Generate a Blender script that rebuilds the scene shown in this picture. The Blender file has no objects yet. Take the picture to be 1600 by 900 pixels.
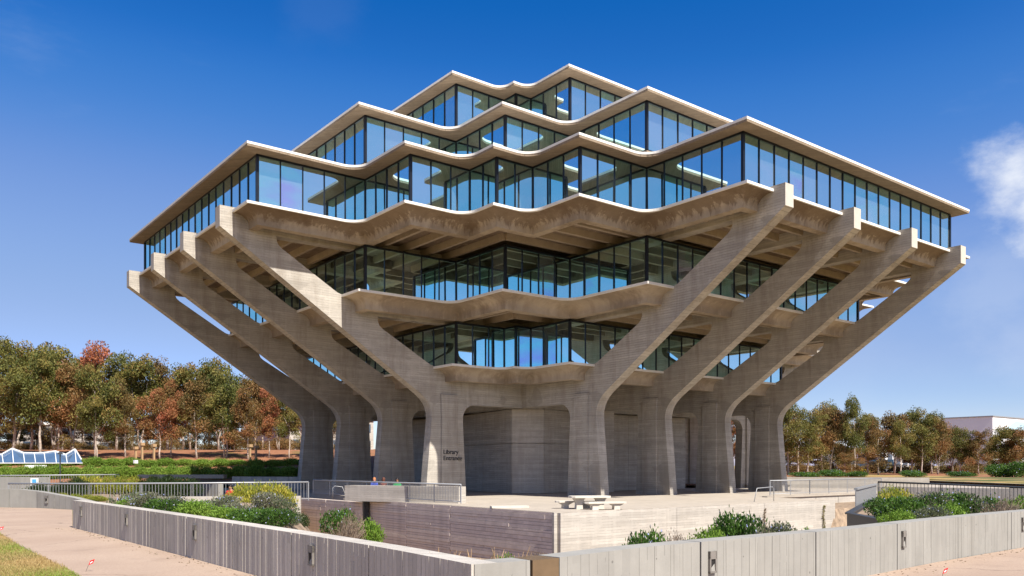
import bpy, bmesh, math, random
import numpy as np
from mathutils import Matrix, Vector
SC = bpy.context.scene
COL = SC.collection
rnd = random.Random(7)
rng = np.random.default_rng(7)
R_ = math.radians

# ------------------------------------------------------------------ camera
EYE = (49.227, 58.709, 2.129)
FWD = (-0.61678, -0.78713)          # view direction on the plan
RGT = (-0.78713, 0.61678)
FPX, HZ, CX = 1301.92, 726.97, 800.0  # focal length and horizon in photo pixels
cam = bpy.data.objects.new('camera', bpy.data.cameras.new('camera'))
COL.objects.link(cam)
cam.location = EYE
cam.rotation_euler = (math.pi / 2, 0, math.atan2(-FWD[0], FWD[1]))
cam.data.sensor_width = 36.0
cam.data.lens = FPX * 36.0 / 1600.0
cam.data.shift_y = (HZ - 450.0) / 1600.0
cam.data.clip_start = 0.1
cam.data.clip_end = 6000.0
SC.camera = cam

def D(u, depth, z=0.0):
    """pixel column + distance from the camera plane -> plan point at height z"""
    x = (u - CX) / FPX * depth
    return (EYE[0] + FWD[0] * depth + RGT[0] * x, EYE[1] + FWD[1] * depth + RGT[1] * x, z)
def G(u, v, z):
    """pixel -> point on the horizontal plane z"""
    return D(u, (EYE[2] - z) * FPX / (v - HZ), z)
def C2(x, depth, z=0.0):
    return (EYE[0] + FWD[0] * depth + RGT[0] * x, EYE[1] + FWD[1] * depth + RGT[1] * x, z)
def camxy(x, y):
    dx, dy = x - EYE[0], y - EYE[1]
    return dx * RGT[0] + dy * RGT[1], dx * FWD[0] + dy * FWD[1]

# ------------------------------------------------------------------ light
SUN_EL, SUN_AZ = R_(51.0), R_(1.6)   # azimuth measured from +Y towards +X
sd = Vector((math.sin(SUN_AZ) * math.cos(SUN_EL), math.cos(SUN_AZ) * math.cos(SUN_EL), math.sin(SUN_EL)))
sl = bpy.data.lights.new('sun', 'SUN'); sl.energy = 4.7; sl.angle = R_(0.53); sl.color = (1.0, 0.955, 0.88)
so = bpy.data.objects.new('sun', sl); COL.objects.link(so)
so.rotation_euler = (-sd).to_track_quat('-Z', 'Y').to_euler(); so.location = (20, 60, 80)

W = bpy.data.worlds.new('World'); SC.world = W; W.use_nodes = True
nt = W.node_tree; N = nt.nodes; L = nt.links
for n in list(N): N.remove(n)
sky = N.new('ShaderNodeTexSky'); sky.sky_type = 'NISHITA'; sky.sun_disc = False
sky.sun_elevation = SUN_EL; sky.sun_rotation = SUN_AZ
sky.altitude = 100; sky.air_density = 0.6; sky.dust_density = 0.6; sky.ozone_density = 1.5
tc = N.new('ShaderNodeTexCoord')
def vmath(op, a, b=None):
    m = N.new('ShaderNodeVectorMath'); m.operation = op
    for i, s in enumerate((a, b)):
        if s is None: continue
        if isinstance(s, (tuple, list)): m.inputs[i].default_value = s
        else: L.new(s, m.inputs[i])
    return m
def wm(op, a, b=None, clamp=False):
    m = N.new('ShaderNodeMath'); m.operation = op; m.use_clamp = clamp
    for i, s in enumerate((a, b)):
        if s is None: continue
        if isinstance(s, (int, float)): m.inputs[i].default_value = s
        else: L.new(s, m.inputs[i])
    return m.outputs[0]
def wsmooth(v, a, b):
    m = N.new('ShaderNodeMapRange'); m.interpolation_type = 'SMOOTHSTEP'
    L.new(v, m.inputs[0]); m.inputs[1].default_value = a; m.inputs[2].default_value = b
    return m.outputs[0]
def pixdir(u, v):
    d = Vector((FWD[0] + RGT[0] * (u - CX) / FPX, FWD[1] + RGT[1] * (u - CX) / FPX, (HZ - v) / FPX)); d.normalize(); return tuple(d)
def wnoise(scale, detail=7, rough=.6, off=(0, 0, 0), squash=1.0):
    a = vmath('MULTIPLY', tc.outputs['Generated'], (1, 1, squash)); b = vmath('ADD', a.outputs[0], off)
    n = N.new('ShaderNodeTexNoise'); n.inputs['Scale'].default_value = scale; n.inputs['Detail'].default_value = detail; n.inputs['Roughness'].default_value = rough
    L.new(b.outputs[0], n.inputs['Vector']); return n.outputs['Fac']
fluff = wnoise(10.0, 9, .62, (1.3, .2, .7), 1.6)
wisp = wnoise(3.2, 6, .6, (7.3, 1.1, 3.0), 3.0)
mask = wm('MULTIPLY', wsmooth(wisp, .62, .85), .10)      # thin scattered wisps over the whole sky
for (u, v, rad, amt) in ((1580, 285, .050, .92), (1640, 300, .055, .92), (1560, 450, .07, .16), (1610, 525, .05, .14), (1330, 560, .10, .05), (500, 10, .05, .02)):
    dt = vmath('DISTANCE', tc.outputs['Generated'], pixdir(u, v)).outputs['Value']
    f = wm('SUBTRACT', 1.0, wm('DIVIDE', dt, rad))
    g = wm('ADD', f, wm('MULTIPLY', wm('SUBTRACT', fluff, .5), 2.3))
    mask = wm('MAXIMUM', mask, wm('MULTIPLY', wsmooth(g, -.15, 1.0), amt))
# sky grade: deep blue overhead, pale towards horizon, unseen sunward sky boosted for fill
EXPO = 0.86
g0 = vmath('SCALE', sky.outputs[0]); g0.inputs['Scale'].default_value = .1 * 1.516 / 3
cv = N.new('ShaderNodeRGBCurve'); L.new(g0.outputs[0], cv.inputs['Color'])
for ch, pts in enumerate((((0, 0), (.08, .002), (.106, .008), (.13, .045), (.2, .205), (.34, .34), (.45, .42), (.6, .66), (1.0, 1.3), (3, 4.2)),
                          ((0, 0), (.18, .136), (.22, .212), (.355, .386), (.55, .51), (.68, .62), (.9, .95), (1.4, 1.7), (3, 3.9)),
                          ((0, 0), (.352, .515), (.418, .63), (.624, .76), (.86, .85), (1.05, 1.1), (1.4, 1.6), (3, 3.6)))):
    pts = [(p[0] / 3, p[1] / 3) for p in pts]
    c = cv.mapping.curves[ch]
    while len(c.points) > 2: c.points.remove(c.points[1])
    c.points[0].location = pts[0]; c.points[-1].location = pts[-1]
    for p in pts[1:-1]: c.points.new(*p)
cv.mapping.extend = 'HORIZONTAL'; cv.mapping.update()
hs = vmath('SCALE', cv.outputs[0]); hs.inputs['Scale'].default_value = 30.0 / 2 ** EXPO
mixc = N.new('ShaderNodeMix'); mixc.data_type = 'RGBA'
L.new(mask, mixc.inputs['Factor']); L.new(hs.outputs[0], mixc.inputs['A'])
mixc.inputs['B'].default_value = (5.0, 5.2, 5.6, 1)
bg = N.new('ShaderNodeBackground'); bg.inputs['Strength'].default_value = 0.10
L.new(mixc.outputs['Result'], bg.inputs['Color'])
wo = N.new('ShaderNodeOutputWorld'); L.new(bg.outputs[0], wo.inputs[0])
SC.view_settings.view_transform = 'Standard'; SC.view_settings.look = 'None'
SC.view_settings.exposure = EXPO; SC.view_settings.gamma = 1.0
SC.cycles.max_bounces = 8; SC.cycles.transparent_max_bounces = 12; SC.cycles.caustics_reflective = False
SC.cycles.use_denoising = True

# ------------------------------------------------------------------ materials
class NT:
    def __init__(s, name):
        s.m = bpy.data.materials.new(name); s.m.use_nodes = True
        s.t = s.m.node_tree; s.n = s.t.nodes; s.l = s.t.links
        for n in list(s.n): s.n.remove(n)
        s.out = s.n.new('ShaderNodeOutputMaterial')
    def add(s, typ, **kw):
        n = s.n.new(typ)
        for k, v in kw.items(): setattr(n, k, v)
        return n
    def put(s, n, key, val):
        if hasattr(val, 'is_linked') or hasattr(val, 'links'): s.l.new(val, n.inputs[key])
        else: n.inputs[key].default_value = val
    def math(s, op, a, b=0.0, clamp=False):
        n = s.add('ShaderNodeMath', operation=op, use_clamp=clamp); s.put(n, 0, a)
        if len(n.inputs) > 1: s.put(n, 1, b)
        return n.outputs[0]
    def coord(s, which='Object'):
        return s.add('ShaderNodeTexCoord').outputs[which]
    def mapped(s, vec, scale=(1, 1, 1), loc=(0, 0, 0), rot=(0, 0, 0)):
        n = s.add('ShaderNodeMapping'); s.l.new(vec, n.inputs[0])
        n.inputs['Location'].default_value = loc; n.inputs['Rotation'].default_value = rot; n.inputs['Scale'].default_value = scale
        return n.outputs[0]
    def noise(s, vec, scale, detail=5, rough=.55):
        n = s.add('ShaderNodeTexNoise'); s.l.new(vec, n.inputs['Vector'])
        n.inputs['Scale'].default_value = scale; n.inputs['Detail'].default_value = detail; n.inputs['Roughness'].default_value = rough
        return n.outputs['Fac']
    def ramp(s, fac, stops):
        n = s.add('ShaderNodeValToRGB'); s.l.new(fac, n.inputs[0]); e = n.color_ramp.elements
        while len(e) < len(stops): e.new(.5)
        for k, (p, c) in enumerate(stops):
            e[k].position = p; e[k].color = (c[0], c[1], c[2], 1) if not isinstance(c, float) else (c, c, c, 1)
        return n.outputs[0]
    def rng(s, v, a, b, c=0.0, d=1.0):
        n = s.add('ShaderNodeMapRange'); s.put(n, 0, v)
        for i, k in enumerate((a, b, c, d)): n.inputs[i + 1].default_value = k
        return n.outputs[0]
    def mix(s, fac, a, b, mode='MIX'):
        n = s.add('ShaderNodeMix', data_type='RGBA', blend_type=mode); s.put(n, 'Factor', fac)
        for k, v in (('A', a), ('B', b)):
            if isinstance(v, (tuple, list)): n.inputs[k].default_value = (v[0], v[1], v[2], 1)
            else: s.l.new(v, n.inputs[k])
        return n.outputs['Result']
    def bump(s, h, strength=.3, dist=.02):
        n = s.add('ShaderNodeBump'); s.l.new(h, n.inputs['Height']); n.inputs['Strength'].default_value = strength; n.inputs['Distance'].default_value = dist
        return n.outputs[0]
    def bsdf(s, color, rough=.8, normal=None, metal=0.0, spec=.3):
        n = s.add('ShaderNodeBsdfPrincipled'); s.put(n, 'Base Color', color if not isinstance(color, tuple) else (*color, 1))
        s.put(n, 'Roughness', rough); n.inputs['Metallic'].default_value = metal; n.inputs['Specular IOR Level'].default_value = spec
        if normal is not None: s.l.new(normal, n.inputs['Normal'])
        s.l.new(n.outputs[0], s.out.inputs[0]); return n

def concrete(name, base, board=None, bw=.12, var=.16, stain=.35, dark=(.30, .24, .19), bumps=.35, pits=True, joint=None, streak=.25, dirt=0.0, zdirt=None, patch=0.0, bcon=.55, bedge=.75):
    """board: 'H' horizontal form boards, 'V' vertical ones"""
    t = NT(name); co = t.coord(); sep = t.add('ShaderNodeSeparateXYZ'); t.l.new(co, sep.inputs[0])
    big = t.noise(co, .35, 6, .6); mid = t.noise(co, 2.2, 6, .65); fine = t.noise(co, 28, 4, .6)
    col = t.mix(t.rng(big, .3, .7), tuple(c * (1 - var) for c in base), tuple(min(c * (1 + var), 1) for c in base))
    col = t.mix(t.rng(mid, .35, .75, 0, .55), col, tuple(c * .72 for c in base))
    hgt = t.math('MULTIPLY', fine, .35)
    if board:
        if board == 'H':
            pos = sep.outputs['Z']; run = t.math('ADD', sep.outputs['X'], sep.outputs['Y'])
        else:
            pos = t.math('ADD', sep.outputs['X'], t.math('MULTIPLY', sep.outputs['Y'], .83)); run = sep.outputs['Z']
        q = t.math('DIVIDE', t.math('ADD', pos, t.math('MULTIPLY', t.noise(co, .8, 2), .05)), bw)
        idx = t.math('FLOOR', q); fr = t.math('FRACT', q)
        rl = t.math('FLOOR', t.math('ADD', t.math('DIVIDE', run, 2.6), t.math('MULTIPLY', idx, .37)))
        cmb = t.add('ShaderNodeCombineXYZ'); t.l.new(idx, cmb.inputs[0]); t.l.new(rl, cmb.inputs[1])
        wn = t.add('ShaderNodeTexWhiteNoise', noise_dimensions='3D'); t.l.new(cmb.outputs[0], wn.inputs['Vector'])
        col = t.mix(t.rng(wn.outputs['Value'], 0, 1, 0, bcon), col, tuple(c * .62 for c in base))
        edge = t.math('LESS_THAN', fr, .10)
        brk = t.math('GREATER_THAN', t.noise(co, 1.4, 4), .47)
        col = t.mix(t.math('MULTIPLY', t.math('MULTIPLY', edge, brk), bedge), col, tuple(c * .36 for c in base))
        hgt = t.math('ADD', hgt, t.math('ADD', t.math('MULTIPLY', wn.outputs['Value'], .8), t.math('MULTIPLY', edge, -1.2)))
    if board == 'H':      # pour bands and horizontal weathering
        hb = t.noise(t.mapped(co, (.16, .16, 1.5)), 1.3, 6, .7)
        col = t.mix(t.rng(hb, .46, .70, 0, .55), col, tuple(c * .55 for c in base)); col = t.mix(t.rng(hb, .30, .42, .35, 0), col, tuple(min(1, c * 1.25) for c in base))
    if stain:
        st = t.noise(t.mapped(co, (1, 1, .16)), 1.1, 6, .65)
        col = t.mix(t.rng(st, .48, .80, 0, stain), col, dark)
    if streak:
        sk = t.noise(t.mapped(co, (3.2, 3.2, .13)), 1.6, 4, .6)
        col = t.mix(t.rng(sk, .5, .85, 0, streak), col, tuple(c * 1.3 for c in base))
    if dirt:
        dn = t.math('MULTIPLY', t.noise(t.mapped(co, (1.0, 1.0, .45)), 2.3, 7, .7), t.rng(t.noise(co, .18, 3), .35, .6))
        col = t.mix(t.rng(dn, .28, .44, 0, dirt), col, (.11, .072, .045))
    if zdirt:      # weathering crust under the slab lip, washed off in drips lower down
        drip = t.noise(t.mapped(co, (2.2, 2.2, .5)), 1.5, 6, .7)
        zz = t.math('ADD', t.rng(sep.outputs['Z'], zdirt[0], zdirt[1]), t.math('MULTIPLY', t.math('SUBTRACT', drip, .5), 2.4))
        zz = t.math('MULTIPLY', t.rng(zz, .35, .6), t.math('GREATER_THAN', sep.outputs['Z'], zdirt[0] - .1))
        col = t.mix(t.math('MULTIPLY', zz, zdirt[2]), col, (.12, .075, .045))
    if patch:
        pn = t.noise(t.mapped(co, (.5, .5, .9)), .9, 2, .4)
        col = t.mix(t.math('MULTIPLY', t.math('GREATER_THAN', pn, .64), patch), col, tuple(c * .55 for c in base))
    if pits:
        v = t.add('ShaderNodeTexVoronoi'); t.l.new(co, v.inputs['Vector']); v.inputs['Scale'].default_value = 2.6
        pit = t.math('LESS_THAN', v.outputs['Distance'], .045)
        col = t.mix(t.math('MULTIPLY', pit, .6), col, tuple(c * .3 for c in base))
    if joint is not None:
        dz = t.math('ABSOLUTE', t.math('SUBTRACT', sep.outputs['Z'], joint))
        col = t.mix(t.math('MULTIPLY', t.math('LESS_THAN', dz, .02), .6), col, tuple(c * .35 for c in base))
    t.bsdf(col, .88, t.bump(hgt, bumps, .02), spec=.2)
    return t.m

M = {}
M['frame'] = concrete('board_formed_concrete', (.50, .455, .39), 'H', .15, joint=5.45, stain=.85, dark=(.23, .19, .15), patch=.4, bumps=.7, bedge=.7, bcon=.42)
M['frame_end'] = concrete('smooth_arm_end_concrete', (.52, .475, .41), None, var=.08, stain=.35, dark=(.36, .31, .25), pits=True, streak=.2)
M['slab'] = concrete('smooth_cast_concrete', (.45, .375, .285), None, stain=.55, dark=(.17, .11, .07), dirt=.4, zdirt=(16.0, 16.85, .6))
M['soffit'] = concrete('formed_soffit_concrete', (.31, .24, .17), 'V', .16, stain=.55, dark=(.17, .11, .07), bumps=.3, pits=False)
M['joist'] = concrete('joist_concrete', (.42, .345, .26), None, stain=.4, pits=False)
M['lip'] = concrete('sunlit_edge_concrete', (.80, .77, .71), None, var=.06, stain=.15, dark=(.45, .40, .34), pits=False, streak=0)  # strong sun painted in: lip edges whiter than the slab concrete
M['core'] = concrete('core_wall_concrete', (.50, .445, .375), 'H', .15, stain=.6, streak=.3, bumps=.6)
M['terrace'] = concrete('terrace_concrete', (.415, .362, .295), None, var=.10, stain=.25, pits=False, streak=0)
M['lit_wall'] = concrete('pale_wall_concrete', (.52, .475, .41), 'H', .13, var=.08, stain=.25, dark=(.40, .34, .27), bumps=.15)
M['rib_wall'] = concrete('rough_ribbed_concrete', (.52, .475, .41), 'V', .09, var=.2, stain=.55, dark=(.24, .225, .20), bumps=1.0, bcon=.45, bedge=.4, streak=.2)
M['plank_wall'] = concrete('rough_plank_concrete', (.64, .545, .47), None, var=.12, stain=.35, dark=(.34, .28, .25), bumps=.7)
M['smooth_wall'] = concrete('pale_vertical_board_concrete', (.31, .297, .265), 'V', .17, var=.08, stain=.5, dark=(.23, .215, .185), bumps=.2, streak=.3, bcon=.25, bedge=.35)
M['table'] = concrete('bench_concrete', (.62, .57, .48), None, var=.06, stain=.15, pits=False, streak=0)

def plain(name, col, rough=.6, metal=0.0, spec=.4, var=.12, scale=6.0):
    t = NT(name); co = t.coord(); n = t.noise(co, scale, 5)
    c = t.mix(t.rng(n, .3, .7), tuple(k * (1 - var) for k in col), tuple(min(1, k * (1 + var)) for k in col))
    t.bsdf(c, rough, None, metal, spec); return t.m
M['mullion'] = plain('dark_bronze_metal', (.012, .016, .024), .35, .3)
M['galv'] = plain('galvanised_steel', (.36, .365, .37), .5, .45, scale=30)
M['fence_grey'] = plain('grey_painted_fence', (.24, .24, .235), .5, 0, scale=20)
M['dark_steel'] = plain('dark_painted_steel', (.045, .05, .055), .45, .2)
M['brown_metal'] = plain('brown_weathered_metal', (.20, .135, .075), .5, .4)
M['letter'] = plain('dark_letter_metal', (.03, .03, .035), .4, .5)
M['lamp_box'] = plain('lamp_recess_metal', (.22, .20, .175), .6, .2)
M['lamp_dark'] = plain('lamp_recess_dark', (.018, .016, .014), .7)
M['wood'] = plain('pale_timber', (.42, .27, .14), .75, scale=12)
M['white_paint'] = plain('white_paint', (.78, .78, .76), .5)
M['red'] = plain('red_flag_plastic', (.72, .02, .025), .45)
M['blue_sign'] = plain('blue_sign_paint', (.08, .33, .62), .5)
M['soil'] = plain('dry_sandy_soil', (.25, .18, .12), .95, var=.45, scale=3)
M['bark'] = plain('pale_eucalyptus_bark', (.46, .38, .31), .85, var=.35, scale=2.5)
M['twig'] = plain('dry_twig', (.25, .19, .14), .9, var=.3)
M['black'] = plain('interior_dark', (.02, .02, .02), .8)

t = NT('coated_window_glass')     # reflective coating: mirror sky, smoky see-through
oi = t.add('ShaderNodeObjectInfo'); co = t.coord('Object'); geo = t.add('ShaderNodeNewGeometry')
film = t.noise(t.mapped(geo.outputs['Position'], (.22, .22, .5)), 1.0, 3, .5)
ff = t.math('ADD', t.math('MULTIPLY', oi.outputs['Random'], .55), t.math('MULTIPLY', film, .5), True)
tint = t.ramp(ff, [(.0, (.92, 1.0, 1.0)), (.28, (.70, .97, 1.0)), (.46, (.52, .95, 1.0)), (.62, (.72, .97, 1.0)), (.76, (.38, .94, .95)), (.86, (.55, .56, 1.0)), (1, (.78, .97, 1.0))])
wav = t.noise(geo.outputs['Position'], .55, 2)
gl = t.add('ShaderNodeBsdfGlossy'); t.l.new(tint, gl.inputs['Color']); gl.inputs['Roughness'].default_value = .012
t.l.new(t.bump(wav, .06, .02), gl.inputs['Normal'])
tr = t.add('ShaderNodeBsdfTransparent'); tr.inputs['Color'].default_value = (.42, .50, .52, 1)
fr = t.add('ShaderNodeFresnel'); fr.inputs['IOR'].default_value = 1.5
fc = t.math('ADD', t.math('MULTIPLY', fr.outputs[0], .3), .85, True)
mx = t.add('ShaderNodeMixShader'); t.l.new(fc, mx.inputs[0]); t.l.new(tr.outputs[0], mx.inputs[1]); t.l.new(gl.outputs[0], mx.inputs[2])
mk = t.add('ShaderNodeBsdfDiffuse'); mk.inputs['Color'].default_value = (.55, .62, .66, 1)
mm_ = t.add('ShaderNodeMixShader'); t.l.new(t.rng(oi.outputs['Random'], .4, 1.0, .01, .12), mm_.inputs[0]); t.l.new(mx.outputs[0], mm_.inputs[1]); t.l.new(mk.outputs[0], mm_.inputs[2])
t.l.new(mm_.outputs[0], t.out.inputs[0]); M['glass'] = t.m

t = NT('blue_canopy_glass'); co = t.coord()
t.bsdf(t.mix(t.noise(co, .6, 3), (.045, .085, .15), (.09, .15, .24)), .15, spec=.45); M['canopy'] = t.m

t = NT('exposed_aggregate_path'); co = t.coord()
n1 = t.noise(co, .5, 5); n2 = t.noise(co, 26, 4, .7); n3 = t.noise(t.mapped(co, (.35, 1.2, 1), rot=(0, 0, .9)), .7, 5)
c = t.mix(t.rng(n1, .3, .7), (.36, .265, .195), (.44, .335, .25)); c = t.mix(t.rng(n2, .35, .7, 0, .6), c, (.25, .17, .125))
c = t.mix(t.rng(n3, .55, .8, 0, .4), c, (.26, .185, .14))
vc = t.add('ShaderNodeTexVoronoi', feature='DISTANCE_TO_EDGE'); vc.inputs['Scale'].default_value = .22
wv = t.add('ShaderNodeVectorMath', operation='ADD'); t.l.new(co, wv.inputs[0]); nz = t.add('ShaderNodeTexNoise'); nz.inputs['Scale'].default_value = .9; nz.inputs['Detail'].default_value = 6; t.l.new(co, nz.inputs['Vector']); t.l.new(nz.outputs['Color'], wv.inputs[1]); t.l.new(wv.outputs[0], vc.inputs['Vector'])
c = t.mix(t.math('MULTIPLY', t.math('LESS_THAN', vc.outputs['Distance'], .0035), .55), c, (.13, .095, .075))
blot = t.noise(co, 1.6, 3, .5); c = t.mix(t.rng(blot, .60, .72, 0, .3), c, (.23, .165, .125))
t.bsdf(c, .9, t.bump(n2, .5, .01), spec=.2); M['path'] = t.m

t = NT('dry_lawn'); co = t.coord()
g1 = t.noise(co, .55, 4); g2 = t.noise(co, 9, 5, .7)
c = t.mix(t.rng(g2, .3, .7), (.30, .195, .075), (.44, .30, .13)); c = t.mix(t.rng(g1, .50, .62), c, t.mix(g2, (.12, .15, .03), (.24, .24, .07)))
t.bsdf(c, .95, t.bump(g2, .8, .05), spec=.1); M['lawn'] = t.m

t = NT('woodland_floor'); co = t.coord()
g1 = t.noise(co, .12, 5); g2 = t.noise(co, 1.5, 5, .7)
c = t.mix(t.rng(g2, .3, .7), (.20, .085, .045), (.33, .16, .085)); c = t.mix(t.rng(g1, .55, .7), c, (.09, .12, .03))
t.bsdf(c, .95, spec=.1); M['floor'] = t.m

t = NT('dry_scrub'); co = t.coord()
g1 = t.noise(co, .2, 5); g2 = t.noise(co, 2.5, 5, .7)
c = t.mix(t.rng(g2, .3, .7), (.15, .11, .055), (.25, .17, .09)); c = t.mix(t.rng(g1, .45, .6), c, (.075, .105, .03))
t.bsdf(c, .95, spec=.1); M['scrub'] = t.m

def foliage(name, cols, transl=.30):
    if 'gum' in name: cols = [tuple(min(1, k * 1.3) for k in c) for c in cols]
    t = NT(name); at = t.add('ShaderNodeAttribute', attribute_name='tint'); oi = t.add('ShaderNodeObjectInfo')
    f = t.math('ADD', t.math('MULTIPLY', at.outputs['Fac'], .85), t.math('MULTIPLY', t.math('SUBTRACT', oi.outputs['Random'], .5), .25), True)
    c = t.ramp(f, [(i / (len(cols) - 1), k) for i, k in enumerate(cols)])
    d = t.add('ShaderNodeBsdfPrincipled'); t.l.new(c, d.inputs['Base Color']); d.inputs['Roughness'].default_value = .6; d.inputs['Specular IOR Level'].default_value = .25
    tl = t.add('ShaderNodeBsdfTranslucent'); t.l.new(c, tl.inputs['Color'])
    m = t.add('ShaderNodeMixShader'); m.inputs[0].default_value = transl; t.l.new(d.outputs[0], m.inputs[1]); t.l.new(tl.outputs[0], m.inputs[2])
    t.l.new(m.outputs[0], t.out.inputs[0]); return t.m
M['leaf_olive'] = foliage('olive_gum_leaves', [(.055, .068, .016), (.10, .105, .024), (.155, .14, .034), (.22, .155, .045), (.28, .115, .045)])
M['leaf_rust'] = foliage('rusty_gum_leaves', [(.11, .09, .025), (.18, .10, .035), (.27, .11, .045), (.33, .10, .055), (.34, .15, .06)])
M['leaf_brown'] = foliage('brown_gum_leaves', [(.075, .068, .02), (.13, .095, .03), (.20, .115, .04), (.27, .12, .05), (.31, .15, .06)])
M['leaf_green'] = foliage('deep_green_leaves', [(.035, .075, .012), (.06, .13, .018), (.10, .19, .025), (.16, .24, .04)])
M['leaf_bright'] = foliage('bright_green_leaves', [(.09, .17, .02), (.15, .26, .03), (.21, .32, .045), (.28, .36, .07)])
M['leaf_grey'] = foliage('grey_green_leaves', [(.08, .10, .05), (.13, .16, .07), (.20, .19, .12), (.24, .21, .17)])
M['leaf_yellow'] = foliage('yellow_flowering_leaves', [(.14, .19, .02), (.32, .32, .04), (.52, .44, .07), (.66, .55, .14)])
M['leaf_dark'] = foliage('dark_hedge_leaves', [(.015, .03, .008), (.03, .055, .012), (.05, .08, .02)])
M['leaf_dry'] = foliage('dry_brown_leaves', [(.16, .11, .07), (.26, .19, .13), (.32, .25, .18), (.15, .17, .05)])
M['petal_blue'] = foliage('small_blue_flowers', [(.25, .28, .5), (.35, .38, .6), (.5, .5, .62)], .1)

# ------------------------------------------------------------------ mesh helpers
class MB:
    def __init__(s): s.v = []; s.f = []; s.smooth = False
    def quad(s, *p):
        i = len(s.v); s.v += [tuple(q) for q in p]; s.f.append(tuple(range(i, i + len(p)))); return s
    def box(s, c, d, rz=0.0, tilt=None):
        i = len(s.v); hx, hy, hz = d[0] / 2, d[1] / 2, d[2] / 2; ca, sa = math.cos(rz), math.sin(rz)
        for x, y, z in ((-hx, -hy, -hz), (hx, -hy, -hz), (hx, hy, -hz), (-hx, hy, -hz), (-hx, -hy, hz), (hx, -hy, hz), (hx, hy, hz), (-hx, hy, hz)):
            s.v.append((c[0] + x * ca - y * sa, c[1] + x * sa + y * ca, c[2] + z))
        for q in ((0, 3, 2, 1), (4, 5, 6, 7), (0, 1, 5, 4), (1, 2, 6, 5), (2, 3, 7, 6), (3, 0, 4, 7)): s.f.append(tuple(i + k for k in q))
        return s
    def bar(s, a, b, wid, hgt):
        """rectangular bar between two points, wid sideways, hgt upwards"""
        a, b = Vector(a), Vector(b); d = (b - a); ln = d.length; d.normalize()
        up = Vector((0, 0, 1)) if abs(d.z) < .95 else Vector((1, 0, 0))
        sd_ = d.cross(up); sd_.normalize(); up = sd_.cross(d); i = len(s.v)
        for p in (a, b):
            for x, y in ((-1, -1), (1, -1), (1, 1), (-1, 1)): s.v.append(tuple(p + sd_ * (x * wid / 2) + up * (y * hgt / 2)))
        for q in ((0, 1, 2, 3), (7, 6, 5, 4), (0, 4, 5, 1), (1, 5, 6, 2), (2, 6, 7, 3), (3, 7, 4, 0)): s.f.append(tuple(i + k for k in q))
        return s
    def tube(s, pts, rad, n=8, cap=True):
        pts = [Vector(p) for p in pts]; m = len(pts)
        if not hasattr(rad, '__len__'): rad = [rad] * m
        base = len(s.v); side = None
        for k in range(m):
            d = (pts[min(k + 1, m - 1)] - pts[max(k - 1, 0)]); d.normalize()
            if side is None:
                side = d.cross(Vector((0, 0, 1)) if abs(d.z) < .9 else Vector((1, 0, 0)))
            side = side - d * side.dot(d); side.normalize(); up = d.cross(side)
            for j in range(n):
                a = 2 * math.pi * j / n; s.v.append(tuple(pts[k] + (side * math.cos(a) + up * math.sin(a)) * rad[k]))
        for k in range(m - 1):
            for j in range(n):
                a = base + k * n + j; b = base + k * n + (j + 1) % n; s.f.append((a, b, b + n, a + n))
        if cap: s.f.append(tuple(base + j for j in reversed(range(n)))); s.f.append(tuple(base + (m - 1) * n + j for j in range(n)))
        return s
    def prism(s, poly, z0, z1, axis='Z', flip=False):
        """poly of (p,q) swept between z0 and z1"""
        i = len(s.v); n = len(poly)
        f = {'Z': lambda p, q, w: (p, q, w), 'Y': lambda p, q, w: (p, w, q), 'X': lambda p, q, w: (w, p, q)}[axis]
        for w in (z0, z1): s.v += [f(p, q, w) for p, q in poly]
        s.f.append(tuple(i + k for k in range(n))[::-1]); s.f.append(tuple(i + n + k for k in range(n)))
        for k in range(n): s.f.append((i + k, i + (k + 1) % n, i + n + (k + 1) % n, i + n + k))
        return s
    def mesh(s, name, smooth=False):
        me = bpy.data.meshes.new(name); me.from_pydata(s.v, [], s.f); me.update()
        bm = bmesh.new(); bm.from_mesh(me); bmesh.ops.recalc_face_normals(bm, faces=bm.faces); bm.to_mesh(me); bm.free()
        if smooth or s.smooth:
            for p in me.polygons: p.use_smooth = True
        return me
    def build(s, name, mat, parent=None, smooth=False):
        return obj(name, s.mesh(name, smooth), mat, parent)
def obj(name, me, mat, parent=None):
    o = bpy.data.objects.new(name, me); COL.objects.link(o)
    if mat is not None and len(me.materials) == 0: me.materials.append(M[mat] if isinstance(mat, str) else mat)
    if parent is not None: adopt(o, parent)
    return o
def wmat(o):
    m = Matrix.Translation(o.location) @ o.rotation_euler.to_matrix().to_4x4() @ Matrix.Diagonal((*o.scale, 1))
    return (wmat(o.parent) @ o.matrix_parent_inverse @ m) if o.parent else m
def adopt(o, parent):
    o.parent = parent; o.matrix_parent_inverse = wmat(parent).inverted()
def tag(o, label=None, cat=None, group=None, kind=None):
    for k, v in (('label', label), ('category', cat), ('group', group), ('kind', kind)):
        if v: o[k] = v
    return o
def thing(name, label, cat, loc=(0, 0, 0), group=None):
    o = bpy.data.objects.new(name, None); COL.objects.link(o); o.location = loc; o.empty_display_size = .3
    return tag(o, label, cat, group)
def dup(root, loc, rz=0.0, scale=None, label=None, group=None):
    r = root.copy(); COL.objects.link(r); r.location = loc; r.rotation_euler = (0, 0, rz)
    if scale is not None: r.scale = scale if hasattr(scale, '__len__') else (scale,) * 3
    tag(r, label, None, group)
    for ch in root.children:
        c = ch.copy(); COL.objects.link(c); c.parent = r
        for g in ch.children:
            k = g.copy(); COL.objects.link(k); k.parent = c
    return r
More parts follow.
